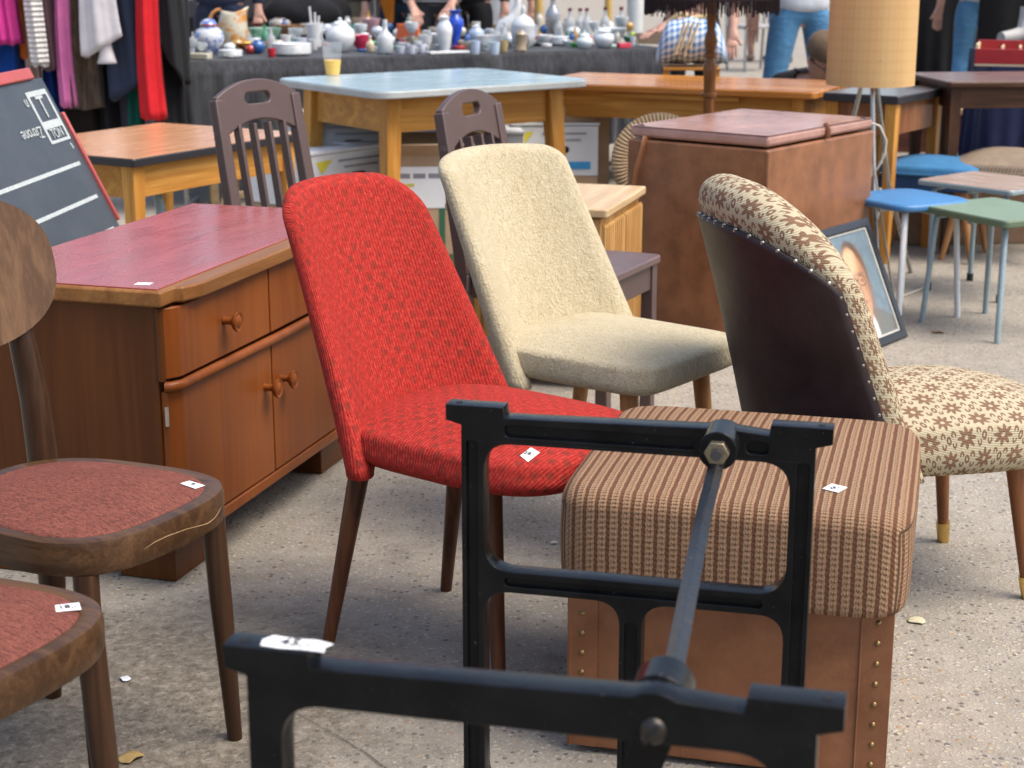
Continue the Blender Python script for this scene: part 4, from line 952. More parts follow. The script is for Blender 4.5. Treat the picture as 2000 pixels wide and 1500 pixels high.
BW = (.52, .38, .23)
def at(px, py, z=0): return G(px, py, z)
banana_box('white fruit box with a banana print under the blue table', (-.80, 7.06), R(50), BW, .25, (.78, .78, .76), (.05, .30, .62), fruit=True)
banana_box('upper grey fruit box stacked behind the banana print box', (-.74, 7.36), R(12), BW, .355, (.55, .57, .58), (.20, .22, .22))
banana_box('white fruit box with dark blue band under the middle of the table', (-.22, 7.50), R(6), BW, .27, (.70, .72, .73), (.025, .075, .26))
banana_box('white fruit box with bright blue band at the table right leg', (.19, 7.72), R(2), (.40, .36, .24), .28, (.68, .70, .70), (.04, .30, .62))
CARD = Mt('cardboard', .85); v_ = CARD.co(); n_ = CARD.noise(v_, 9, 4); g_ = CARD.noise(CARD.co(scale=(1, 1, 60)), 6, 2); CARD.col(CARD.ramp(n_ * .6 + g_ * .4, [(.3, (.33, .21, .12)), (.7, (.47, .33, .20))])); CARD = CARD.m
def carton(label, C0, rz, d, z0=0.0, flaps=True, printed=True):
    t = thing('cardboard_box', label, 'box', (C0[0], C0[1], z0), rz, 'cardboard boxes'); w_, dd, h = d; th = .006
    for c_, s_ in (((0, -dd / 2, h / 2), (w_, th, h)), ((0, dd / 2, h / 2), (w_, th, h)), ((-w_ / 2, 0, h / 2), (th, dd - th, h)), ((w_ / 2, 0, h / 2), (th, dd - th, h)), ((0, 0, .004), (w_ - th, dd - th, .006))):
        b = MB(); b.box(c_, s_); b.put('wall', CARD, t)
    if flaps:
        for s in (-1, 1):
            b = MB(); b.beam((0, s * (dd / 2 + .001), h), (0, s * (dd / 2 + .07), h + .05), w_ * .98, th, (0, 0, 1)); b.put('flap', CARD, t)
    if printed:
        y = -dd / 2 - th / 2 - .0012; GR = plain((.03, .12, .06), .7)
        for c_, s_ in (((w_ * .22, y, h * .74), (w_ * .5, .002, .03)), ((w_ * .22, y, h * .10), (w_ * .5, .002, .03)), ((-w_ * .02, y, h * .42), (.024, .002, h * .52)), ((-w_ * .28, y, h * .30), (.024, .002, h * .3))):
            b = MB(); b.box(c_, s_); b.put('printed_stripe', GR, t)
        b = MB(); b.box((-w_ * .22, y - .0012, h * .72), (w_ * .46, .002, h * .36)); lb = b.put('paper_label', PAPER, t)
        for k in range(3): b = MB(); b.box((-w_ * (.34 - .13 * k), y - .003, h * .82), (.05, .001, .02)); b.put('label_print', plain((.25, .25, .27), .7), lb)
        b = MB(); b.box((-w_ * .36, y - .003, h * .74), (.1, .001, .012)); b.put('label_print', plain((.6, .5, .06), .7), lb)
        for k in range(5): b = MB(); b.box((w_ * (.26 + jit(.01)), y, h * (.63 - k * .105)), (w_ * (.30 + jit(.05)), .002, h * .035)); b.put('printed_line', plain((.13, .10, .06), .8), t)
    return t
carton('cardboard box with green stripes and paper label behind the red chair', (-.285, 6.93), R(3), (.48, .30, .47))
carton('tall brown cardboard box in the shade under the blue table', (-.10, 8.02), R(4), (1.1, .3, .66), 0, False, False)
carton('small cardboard box with a curved handle on a fruit box', (.19, 7.72), R(2), (.36, .3, .07), .522, False, False)
carton('cardboard box beneath the banana print fruit box', (-.80, 7.06), R(50), (.50, .36, .248), 0, False, False)
carton('cardboard box beneath the upper grey fruit box', (-.74, 7.36), R(12), (.48, .34, .353), 0, False, False)
carton('cardboard box beneath the dark blue banded fruit box', (-.22, 7.50), R(6), (.50, .34, .268), 0, False, False)
carton('cardboard box beneath the bright blue banded fruit box', (.19, 7.72), R(2), (.38, .34, .278), 0, False, False)
# grey steel chair frame under the orange table
TF = thing('tubular_chair', 'grey bent tubular chair frame lying under the orange table', 'chair', (-1.28, 5.78, 0), R(10))
b = MB(); b.tube([(-.35, .0, .14), (-.1, -.02, .13), (.0, .0, .16), (.04, .02, .25), (.05, .03, .40), (.03, .05, .5), (-.1, .05, .55), (-.4, .05, .5)], .017, 10); b.put('tube_frame', BLGREY, TF, angle=60)
b = MB(); b.tube([(-.38, -.1, .03), (-.1, -.12, .018), (.15, -.1, .018), (.4, .05, .018), (.5, .3, .018)], .017, 10); b.put('tube_frame', BLGREY, TF, angle=60)
b = MB(); b.tube([(.0, .0, .16), (-.05, -.11, .02)], .012, 8); b.put('strut', BLGREY, TF)
# little wooden trestle beyond
WB = thing('wooden_trestle', 'small pale wooden trestle on the ground by the clothes rack', 'trestle', (-1.25, 8.2, 0), R(-5)); PALE = wood((.3, .2, .1), (.42, .3, .17), 0, .6, .0)
for x in (-.16, .34):
    b = MB(); b.beam((x, -.12, 0), (x + .05, 0, .30), .03, .03); b.put('leg', PALE, WB); b = MB(); b.beam((x, .14, 0), (x + .05, .02, .30), .03, .03); b.put('leg', PALE, WB)
b = MB(); b.beam((-.12, -.075, .11), (.36, -.075, .11), .03, .03); b.put('rail', PALE, WB); b = MB(); b.beam((-.15, .01, .315), (.46, .01, .315), .05, .03); b.put('top_rail', PALE, WB)
# easel foot seen between the tables and crumpled papers
EA = thing('folding_stand', 'thin black folding stand on the ground behind the long table', 'stand', (.62, 9.2, 0), 0); BLK = plain((.012, .012, .014), .4)
for pth in ([(-.1, 0, 0), (-.18, .0, .5)], [(-.35, .05, .14), (.2, .05, .10)], [(-.3, .2, .0), (.0, .2, .5)], [(-.18, 0, .5), (.0, .2, .5)]):
    b = MB(); b.tube(pth, .012, 8); b.put('rod', BLK, EA)
CP = thing('crumpled_bag', 'crumpled pale plastic bag on the ground beside the oak cabinet', 'bag', (.42, 6.35, 0), 0)
b = MB(); b.grid(lambda u, v: (.24 * math.cos(2 * math.pi * u) * math.sin(math.pi * v) * (1 + .2 * math.sin(9 * u * 6.28)), .2 * math.sin(2 * math.pi * u) * math.sin(math.pi * v), .052 + .05 * -math.cos(math.pi * v) * (1 + .3 * math.sin(13 * u + 7 * v)) if v > .3 else .002 + .03 * v), 40, 16, closeu=True); b.put('plastic', cloth((.42, .40, .44)), CP, angle=50)
# ================================================================ flea market stall
SZ = .75
E0, E1 = G(362, 116, SZ), G(1300, 90, SZ); sdir = (E1 - E0); sdir.z = 0; SL = sdir.length; sdir.normalize(); snrm = Vector((-sdir.y, sdir.x, 0)); sa = math.atan2(sdir.y, sdir.x)
SD = 1.25
def sheet_mat():
    m = Mt('charcoal_cloth', .9, 0, 0, .2, .2); v = m.co(scale=(60, 60, 2)); n = m.noise(v, 1, 4); g = m.noise(m.co(), 9, 4)
    m.col(m.ramp(n * .6 + g * .4, [(.3, (.020, .0205, .022)), (.55, (.046, .047, .051)), (.75, (.085, .085, .09))])); m.bump(n, .004, .6); return m.m
SHEET = sheet_mat()
ST = thing('stall_table', 'long trestle table of the bric-a-brac stall', 'table', (E0.x, E0.y, 0), sa)
b = MB(); b.box((SL / 2, SD / 2, SZ - .03), (SL - .02, SD - .02, .03)); b.put('table_top', PALE, ST)
for x in (.15, SL / 2, SL - .15):
    for y in (.15, SD - .15): b = MB(); b.beam((x, y, 0), (x, y, SZ - .045), .04, .04, (0, 1, 0)); b.put('leg', PALE, ST)
def fold(x, d):   # outward ripple of the hanging cloth
    return d * (.018 * math.sin(x * 31 + 2 * math.sin(x * 5)) + .012 * math.sin(x * 73 + 1) + .02 * math.sin(x * 9))
SC = thing('stall_cloth', 'charcoal striped cloth draped over the bric-a-brac stall', 'tablecloth', (E0.x, E0.y, 0), sa)
def cfn(u, v):
    x = -.02 + (SL + .04) * u
    if v < .35: t = v / .35; return (x, SD - SD * t, SZ - .012 + .003 * math.sin(x * 4 + t * 7) * math.sin(t * 3.14))
    d = (v - .35) / .65; hem = .27 + .10 * math.sin(x * 1.7 + .5) + .33 * (1 if x > 1.35 else .35 * max(0, (x - .6)) / .75)
    drop = d * min(hem + .0, .66)
    kink = -.10 * max(0, 1 - abs(x - (SL * .83) - d * .25) / .12) * d * .5
    return (x, -.012 - .03 * min(1, d * 6) - fold(x, d) + kink * .6 - .0, SZ - .012 - drop)
b = MB(); b.grid(cfn, 260, 40, flip=True); b.grid(lambda u, v: (-.022 - .02 * v - .01 * math.sin(u * 30) * v, SD * u, SZ - .012 - .45 * v), 30, 8); b.grid(lambda u, v: (SL + .022 + .02 * v + .01 * math.sin(u * 30) * v, SD * u, SZ - .012 - .6 * v), 30, 8)
b.put('cloth', SHEET, SC, angle=180)
SURF = SZ - .009
PRO = {
 'jar': [(.42, 0), (.5, .03), (.72, .12), (.98, .38), (1, .52), (.9, .7), (.55, .82), (.5, .85), (.52, .88)],
 'vase': [(.6, 0), (.62, .04), (.75, .2), (1, .55), (.98, .68), (.72, .82), (.55, .88), (.62, .95), (.72, 1), (.6, .99)],
 'slim': [(.55, 0), (.5, .04), (.42, .15), (.6, .35), (1, .62), (.95, .75), (.5, .86), (.42, .92), (.85, 1), (.7, .99)],
 'bowl': [(.4, 0), (.42, .08), (.75, .4), (.95, .8), (1, 1), (.94, .97), (.7, .45), (.3, .15), (.001, .13)],
 'cup': [(.7, 0), (.75, .05), (.88, .5), (1, 1), (.93, .99), (.8, .5), (.6, .1), (.001, .08)],
 'bottle': [(.9, 0), (1, .03), (1, .5), (.9, .6), (.4, .74), (.33, .8), (.33, .97), (.36, 1), (.001, 1)],
 'plates': [(.6, 0), (.62, .1), (1, .22), (.97, .26), (1, .36), (.97, .40), (1, .5), (.97, .55), (1, .65), (.97, .7), (1, .84), (.98, .92), (.75, .9), (.6, .8), (.001, .8)],
 'dome': [(.9, 0), (1, .02), (.95, .35), (.8, .65), (.5, .88), (.12, .95), (.12, 1), (.001, 1)],
 'urn': [(.5, 0), (.55, .03), (.9, .12), (1, .3), (.98, .5), (1.0, .52), (.9, .58), (.7, .68), (.35, .74), (.14, .77), (.12, .82), (.2, .88), (.1, .95), (.001, 1)],
 'stein': [(.95, 0), (1, .03), (.93, .1), (.93, .72), (1, .74), (.95, .78), (.6, .88), (.2, .92), (.1, .95), (.15, .98), (.001, 1)],
 'disc': [(.95, 0), (1, .3), (.98, .9), (.93, 1), (.001, .9)],
 'goblet': [(.7, 0), (.72, .04), (.12, .1), (.1, .4), (.5, .5), (.95, .75), (1, 1), (.95, .98), (.8, .7), (.3, .52), (.001, .5)],
}
POR = (.70, .71, .70)
def item(kind, name, label, cat, px, py, wpx, hpx, mat, extra=None, sy=1.0, group=None, z=SURF):
    p = G(px, py, z); k = (p.y * _c + (CAMH - z) * _s) / FPX; w_ = wpx * k / 2; h = hpx * k
    t = thing(name, label, cat, (p.x, p.y + w_ * .6, z), jit(.5), group)
    b = MB()
    if kind == 'box': b.box((0, 0, h / 2), (w_ * 2, w_ * 2 * sy, h)); b.put('body', mat, t, .003)
    else: b.lathe([(r * w_, q * h) for r, q in PRO[kind]], 24); b.put('body', mat, t, angle=50)
    if extra: extra(t, w_, h)
    return t
def lidf(mat, z0=.86, r=.55, h=.16, knob=True):
    def f(t, w_, h_):
        b = MB(); pr = [(r * w_, z0 * h_), (r * w_ * 1.05, (z0 + .03) * h_), (r * w_ * .7, (z0 + h * .7) * h_), (.12 * w_, (z0 + h * .85) * h_)]
        if knob: pr += [(.10 * w_, (z0 + h) * h_), (.16 * w_, (z0 + h * 1.3) * h_), (.001, (z0 + h * 1.5) * h_)]
        else: pr += [(.001, (z0 + h * .9) * h_)]
        b.lathe(pr, 20); b.put('lid', mat, t, angle=50)
    return f
def handle(mat, side=1, z0=.25, z1=.8, out=.55, r=.08, at=.95):
    def f(t, w_, h_):
        b = MB(); pts = []
        for i in range(9): a = -math.pi / 2 + math.pi * i / 8; pts.append((side * w_ * (at + out * math.cos(a)), 0, h_ * ((z0 + z1) / 2 + (z1 - z0) / 2 * math.sin(a))))
        b.tube(pts, r * w_, 8); b.put('handle', mat, t, angle=60); t.rotation_euler = (0, 0, 0)
    return f
def capf(mat, z0=.97, r=.42, h=.12):
    def f(t, w_, h_): b = MB(); b.lathe([(r * w_, z0 * h_), (r * w_, (z0 + h) * h_), (.001, (z0 + h) * h_)], 14); b.put('cap', mat, t, angle=50)
    return f
def both(*fs):
    def f(t, w_, h_):
        for q in fs: q(t, w_, h_)
    return f
@cached
def china(c1, c2, scale=26.0, th=.52):
    m = Mt('painted_china', .15, 0, .4); n = m.noise(m.co(), scale, 4, .6, .6); n2 = m.noise(m.co(), scale * .7, 3); m.col(m.mix(n.step(th, th + .05), m.ramp(n2, [(.3, dk(c1, .85)), (.7, c1)]), c2)); return m.m
def ceramic(c, r=.18): return plain(c, r, 0, .1, .35)
CLR = ceramic((.62, .66, .67), .08); WHT = ceramic(POR)
@cached
def glassy(c):
    m = Mt('stall_glass', .06, 0, 0, .6); m.b.inputs['Transmission Weight'].default_value = .6; m.b.inputs['IOR'].default_value = 1.35
    n = m.noise(m.co(), 18, 3); m.col(m.ramp(n, [(.3, dk(c, .85)), (.7, c)])); return m.m
GLS = glassy((.82, .86, .88)); GGR = glassy((.10, .45, .16)); GLG = glassy((.45, .68, .52))
item('jar', 'ginger_jar', 'white ginger jar with blue and red lid at the stall left end', 'jar', 407, 106, 58, 62, china((.62, .64, .68), (.16, .25, .55)), both(lidf(china((.12, .2, .5), (.6, .6, .62)), .88, .55, .24, False), lambda t, w_, h_: MB().lathe([(.57 * w_, .86 * h_), (.6 * w_, .88 * h_), (.57 * w_, .92 * h_)], 20).put('red_rim', ceramic((.35, .06, .04)), t)))
def pitcher(t, w_, h_):
    b = MB()
    def f(u, v):
        a = 2 * math.pi * u; r = w_ * (.62 + .25 * math.sin(v * 2.6 + .3) - .1 * v); lip = .22 * v ** 6 * max(0, math.cos(a)) ** 2; z = h_ * v + h_ * .16 * v ** 5 * math.cos(a) ** 2 * (1 if math.cos(a) > 0 else .35)
        return (r * math.cos(a) + lip * w_ * 1.6, r * math.sin(a) * .9, z)
    b.grid(f, 36, 20, closeu=True, cap0=True); o = b.put('jug_body', china((.55, .52, .40), (.55, .24, .05), 14.0, .5), t, angle=180); so_ = o.modifiers.new('wall', 'SOLIDIFY'); so_.thickness = .004
    handle(ceramic((.60, .26, .07)), -1, .42, 1.08, .62, .10, .62)(t, w_, h_)
pp = G(448, 100, SURF); k_ = (pp.y * _c + .55 * _s) / FPX
PJ = thing('pitcher', 'tall cream and orange glazed pitcher beside the ginger jar', 'pitcher', (pp.x, pp.y + .14, SURF)); pitcher(PJ, 36 * k_, 72 * k_)
item('goblet', 'glass_goblet', 'cut glass goblet at the very left end of the stall', 'glass', 376, 112, 20, 36, GLS); item('goblet', 'glass_goblet', 'second cut glass goblet in front of the ginger jar', 'glass', 394, 114, 24, 30, GLS)
item('box', 'cream_box', 'flat cream box at the front left edge of the stall', 'box', 388, 116, 44, 11, plain((.50, .47, .36), .6), sy=.5)
item('plates', 'saucer_stack', 'pile of white saucers in front of the pitcher', 'saucers', 448, 113, 48, 16, WHT)
item('bowl', 'oval_tin', 'red and yellow painted tin bowl on the stall', 'bowl', 490, 103, 64, 19, china((.46, .07, .03), (.65, .42, .05), 16.0, .47))
item('bowl', 'glass_bowl', 'large pale green glass bowl behind the red tin', 'bowl', 516, 90, 66, 34, GLG); item('bowl', 'wicker_basket', 'round brown wicker basket behind the plates', 'basket', 566, 76, 58, 26, wood((.16, .08, .035), (.28, .16, .08), 0, .7, 0, 3.0))
item('plates', 'plate_stack', 'thick stack of white plates on the stall', 'plates', 567, 110, 78, 26, WHT); item('cup', 'red_cup', 'small red cup leaning by the plate stack', 'cup', 530, 112, 17, 17, ceramic((.50, .02, .03)))
def sticks(t, w_, h_):
    for i, (dx, hh) in enumerate(((-.5, 1.75), (.1, 1.5), (.55, 1.35))): MB().tube([(dx * w_ * .4, 0, .1 * h_), (dx * w_, 0, h_ * hh)], .006, 8).put('utensil', WHT, t)
item('cup', 'utensil_jar', 'white jar holding long white utensils', 'jar', 614, 92, 34, 44, WHT, sticks)
item('jar', 'white_teapot', 'big rounded white enamel pot beside the juice cup', 'pot', 664, 103, 58, 62, WHT, both(lidf(WHT, .84, .5, .16), handle(WHT, -1, .3, .7, .35, .09, .95)))
item('bowl', 'pink_bowl', 'bright pink red bowl right of the white pot', 'bowl', 704, 99, 38, 30, ceramic((.55, .03, .08)))
item('bottle', 'cream_bottle', 'small cream bottle between the pink bowl and teal lantern', 'bottle', 723, 102, 16, 30, ceramic((.62, .50, .32)), capf(WHT))
item('bottle', 'teal_lantern', 'white lantern with teal glass panes', 'lantern', 752, 105, 32, 58, china((.62, .64, .64), (.02, .22, .22), 10.0, .55), capf(WHT, .98, .3, .14))
for i, (x, y, w_, h_, lb) in enumerate(((782, 106, 20, 16, 'leftmost white tea cup in front of the orange box'), (803, 106, 20, 17, 'middle white tea cup in front of the orange box'), (822, 104, 22, 18, 'right lilac rimmed tea cup near the white tray'))):
    item('cup', 'tea_cup', lb, 'cup', x, y, w_, h_, china((.62, .64, .70), (.30, .34, .60), 30.0, .6), handle(WHT, 1, .2, .8, .35, .1, .9), group='tea cups')
item('box', 'orange_box', 'bright orange box standing at the back of the stall', 'box', 797, 78, 44, 30, plain((.62, .13, .04), .5), sy=.3); item('bowl', 'sugar_dish', 'cream dish with brown lid near the orange box', 'dish', 804, 88, 30, 14, ceramic((.5, .47, .3)), lidf(ceramic((.10, .06, .04)), .95, .7, .5))
item('bowl', 'shell_dish', 'white shell shaped dish left of the tall white vase', 'dish', 845, 84, 44, 18, WHT); item('box', 'white_tray', 'flat white tray under the tall vases', 'tray', 873, 106, 84, 5, WHT, sy=.3)
item('vase', 'white_vase', 'tall white porcelain vase with lid', 'vase', 868, 99, 32, 64, WHT, lidf(WHT, .97, .55, .1)); item('slim', 'blue_vase', 'tall cobalt blue glass vase behind the white vase', 'vase', 889, 96, 34, 74, ceramic((.015, .07, .50), .1))
item('bowl', 'leaf_dish', 'cream leaf dish right of the blue vase', 'dish', 907, 96, 30, 16, ceramic((.58, .56, .45)))
item('jar', 'preserving_jar', 'glass preserving jar with teal and blue contents', 'jar', 930, 92, 32, 44, china((.4, .5, .62), (.05, .38, .36), 12.0, .55), lidf(CLR, .86, .55, .1))
item('cup', 'blue_beaker', 'pale blue beaker at the stall front edge', 'cup', 929, 106, 18, 26, ceramic((.48, .58, .72))); item('cup', 'blue_beaker', 'second pale blue beaker beside the glass bowl', 'cup', 966, 107, 22, 24, ceramic((.50, .62, .72)))
item('bowl', 'cut_glass_bowl', 'wide cut glass bowl behind the pale blue beakers', 'bowl', 958, 98, 58, 28, GLS, None); item('cup', 'gold_glass', 'small gilded glass beside the tan stein', 'glass', 984, 102, 18, 22, ceramic((.45, .34, .16)))
item('jar', 'round_tin', 'cream round pot behind the gilded glass', 'pot', 988, 88, 34, 28, ceramic((.55, .53, .42)))
item('urn', 'lidded_urn', 'large frosted white lidded urn behind the stein', 'urn', 1022, 95, 48, 84, ceramic((.60, .63, .65), .12)); item('stein', 'beer_stein', 'tan stoneware beer stein with brown lid', 'stein', 1017, 100, 24, 43, china((.42, .33, .22), (.11, .06, .04), 20.0, .55), handle(ceramic((.3, .2, .12)), 1, .2, .7, .4, .1, .9))
item('bowl', 'green_dish', 'pale green dish at the back behind the urn', 'dish', 988, 62, 36, 14, ceramic((.24, .45, .25)))
sw = G(1003, 66, SURF); SWN = thing('swan_figure', 'curved white porcelain swan neck figure behind the urn', 'figurine', (sw.x, sw.y, SURF)); k_ = .0033
b = MB(); b.tube([(-.08, 0, .0), (-.05, 0, .05), (.0, 0, .1), (.03, 0, .18), (.02, 0, .26), (-.03, 0, .3), (-.06, 0, .27)], [.05, .06, .04, .022, .02, .018, .008], 12); b.put('body', WHT, SWN, angle=60)
item('bowl', 'white_bowl', 'white bowl right of the beer stein', 'bowl', 1064, 89, 32, 20, WHT); item('disc', 'ashtray', 'flat black ashtray in front of the white bowl', 'ashtray', 1050, 90, 24, 7, plain((.015, .014, .012), .3))
item('plates', 'plate_stack', 'low stack of white plates between bowl and green bottles', 'plates', 1098, 89, 48, 18, WHT)
item('bottle', 'chrome_shaker', 'tall chrome and white soda siphon at the stall back', 'siphon', 1080, 68, 30, 74, plain((.42, .42, .43), .25, .6), capf(WHT, .96, .5, .14))
for x, y, h_, lb in ((1113, 72, 52, 'leftmost clear bottle with dark red cap'), (1133, 70, 50, 'second clear bottle with dark red cap from the left'), (1146, 72, 52, 'third clear bottle with dark red cap from the left'), (1182, 72, 54, 'fourth clear bottle with dark red cap from the left'), (1213, 76, 58, 'rightmost clear bottle with dark red cap by the white post')):
    item('bottle', 'clear_bottle', lb, 'bottle', x, y, 19, h_, GLS, capf(plain((.16, .02, .025), .4), .95, .42, .1), group='clear bottles')
item('bottle', 'green_bottle', 'small green glass bottle before the clear bottles', 'bottle', 1107, 84, 9, 24, GGR); item('bottle', 'green_bottle', 'green glass bottle beside the glass sugar bowl', 'bottle', 1135, 86, 10, 26, GGR); item('bowl', 'green_saucer', 'dark green glass saucer under the glass sugar bowl', 'saucer', 1124, 93, 26, 8, GGR)
item('jar', 'glass_sugar_bowl', 'round frosted glass sugar bowl with knob lid', 'bowl', 1142, 96, 34, 28, ceramic((.62, .68, .69), .1), lidf(CLR, .85, .6, .3)); item('jar', 'glass_tureen', 'large frosted glass tureen with lid', 'tureen', 1180, 94, 42, 36, ceramic((.64, .67, .68), .1), lidf(CLR, .85, .7, .25)); item('bowl', 'glass_dish', 'wide clear glass dish behind the tureen', 'dish', 1196, 84, 60, 28, CLR)
item('disc', 'mint_dish', 'small mint green dish beside the pink box', 'dish', 1195, 93, 22, 6, ceramic((.45, .62, .55))); item('box', 'pink_box', 'small glossy pink box at the stall right end', 'box', 1219, 94, 27, 10, ceramic((.60, .05, .09)), sy=.5)
item('cup', 'white_mug', 'white mug beside the cardboard tray', 'mug', 1236, 90, 12, 18, WHT, handle(WHT, 1, .2, .8, .5, .12, .9)); item('box', 'cardboard_tray', 'brown cardboard tray at the stall right corner', 'tray', 1266, 86, 52, 20, CARD, sy=.7); item('dome', 'lime_ball', 'lime green ball at the back right of the stall', 'ball', 1236, 72, 12, 10, plain((.42, .55, .05), .5))
JC = [(.10, .02, .02), (.02, .03, .09), (.35, .33, .30), (.03, .12, .09), (.30, .10, .05), (.02, .02, .02), (.30, .36, .42), (.36, .28, .20), (.42, .25, .28), (.25, .35, .36)]
kd = ['bowl', 'jar', 'cup', 'disc', 'dome']
rows = [(500, 62), (522, 50), (545, 60), (590, 58), (606, 48), (630, 56), (652, 64), (700, 60), (724, 66), (740, 52), (560, 42), (575, 52), (615, 66), (690, 70), (484, 74), (640, 44)]
hues = ['dark red', 'navy', 'grey', 'dark green', 'rust', 'black', 'pale blue', 'tan', 'dusty pink', 'pale teal']; kn = {'bowl': 'bowl', 'jar': 'jar', 'cup': 'cup', 'disc': 'dish', 'dome': 'cover'}
ordn = ['foremost', 'second', 'third', 'fourth']
for i, (x, y) in enumerate(rows):
    ci = i % len(JC); ki = kd[(i * 3 + i // 5) % 5]
    item(ki, 'jumble_' + kn[ki], '%s %s in the jumble at the back of the stall' % (hues[ci], kn[ki]) + (' by the trousers' if i >= 10 else ''), kn[ki], x, y, 30 + (i * 7) % 16, 17 + (i * 5) % 14, ceramic(JC[ci], .25), group='jumble at the back of the stall')
rc_ = random.Random(21)
near = [(407, 'ginger jar'), (448, 'tall pitcher'), (490, 'red tin bowl'), (530, 'red cup'), (567, 'plate stack'), (614, 'utensil jar'), (664, 'big white pot'), (704, 'pink bowl'), (752, 'teal lantern'), (800, 'orange box'), (845, 'shell dish'), (889, 'blue vase'), (930, 'preserving jar'), (966, 'pale blue beakers'), (1017, 'beer stein'), (1064, 'white bowl'), (1098, 'low plate stack'), (1142, 'glass sugar bowl'), (1180, 'glass tureen'), (1219, 'pink box')]
KN = {'goblet': 'goblet', 'bowl': 'bowl', 'bottle': 'bottle', 'cup': 'cup', 'vase': 'vase', 'jar': 'pot', 'plates': 'saucers', 'disc': 'dish', 'slim': 'vase', 'dome': 'cover'}
MT_ = [('white', WHT, ('cup', 'vase', 'jar', 'bowl', 'plates')), ('clear', GLS, ('goblet', 'bowl', 'bottle', 'cup')), ('blue patterned', china((.62, .64, .68), (.2, .28, .5), 40.0, .6), ('cup', 'jar', 'bowl')), ('red', ceramic((.45, .05, .04)), ('jar', 'disc', 'bowl', 'dome')), ('cream', ceramic((.60, .56, .46)), ('cup', 'vase', 'jar', 'plates')), ('frosted', CLR, ('bowl', 'jar', 'goblet')), ('dark blue', ceramic((.04, .12, .32)), ('slim', 'disc', 'jar')), ('white', WHT, ('jar', 'cup', 'plates')), ('amber', ceramic((.40, .24, .06)), ('bowl', 'bottle', 'jar')), ('green', ceramic((.06, .25, .14)), ('bottle', 'disc', 'bowl'))]
seen = set()
for i in range(150):
    cn, cm, ks = MT_[(i * 7) % len(MT_)]; k_ = rc_.choice(ks); px = 374 + (i * 137.508) % 866; row = (0, 1, 2, 1, 3, 0)[i % 6]; py = (109, 98, 86, 74)[row] - (px - 376) * .024 - rc_.uniform(0, 5)
    nx = min(near, key=lambda q: abs(q[0] - px)); rel = ('in front of', 'beside', 'behind', 'far behind')[row]; lb = 'small %s %s %s the %s on the stall' % (cn, KN[k_], rel, nx[1])
    if lb in seen or (row == 0 and 615 < px < 700): continue
    seen.add(lb); w_ = rc_.uniform(17, 30) * (1, .95, .9, .85)[row]; h_ = w_ * {'goblet': 1.5, 'bottle': 2.2, 'vase': 1.7, 'slim': 1.9, 'cup': .95, 'jar': 1.0, 'bowl': .5, 'plates': .35, 'disc': .25, 'dome': .7}[k_]
    item(k_, 'small_' + KN[k_], lb, KN[k_], px, py, w_ if k_ not in ('bottle', 'slim', 'vase') else w_ * .6, h_ * (1 if k_ not in ('bottle', 'slim', 'vase') else .75), cm, group='small things crowding the stall')
BH = thing('bag_heap', 'slumped black cloth bag at the back of the stall', 'bag', (*G(590, 56, SURF).xy, SURF))
b = MB(); b.grid(lambda u, v: (.32 * math.cos(6.283 * u) * math.sin(math.pi * (.02 + .96 * v)) * (1 + .1 * math.sin(u * 31)), .2 * math.sin(6.283 * u) * math.sin(math.pi * (.02 + .96 * v)), max(.001, .10 - .14 * math.cos(math.pi * v) + .012 * math.sin(u * 40 + v * 9))), 48, 18, closeu=True); b.put('bag_body', cloth((.012, .012, .014)), BH, angle=180)
b = MB(); b.tube([(-.12, 0, .22), (-.08, 0, .31), (.05, 0, .32), (.1, 0, .22)], .01, 8); b.put('strap', plain((.25, .22, .25), .6), BH)
# things under the stall
SPB = G(384, 242); SB_ = thing('striped_bottle', 'blue and white plastic bottle standing under the stall', 'bottle', (SPB.x + .15, 9.6, 0)); b = MB(); b.lathe([(.05, 0), (.055, .02), (.05, .14), (.02, .15)], 16); b.put('ball_base', WHT, SB_); b = MB(); b.lathe([(.035, .145), (.04, .2), (.03, .36), (.015, .42), (.001, .43)], 16); b.put('bottle_body', china((.55, .65, .72), (.02, .20, .45), 9.0, .5), SB_)
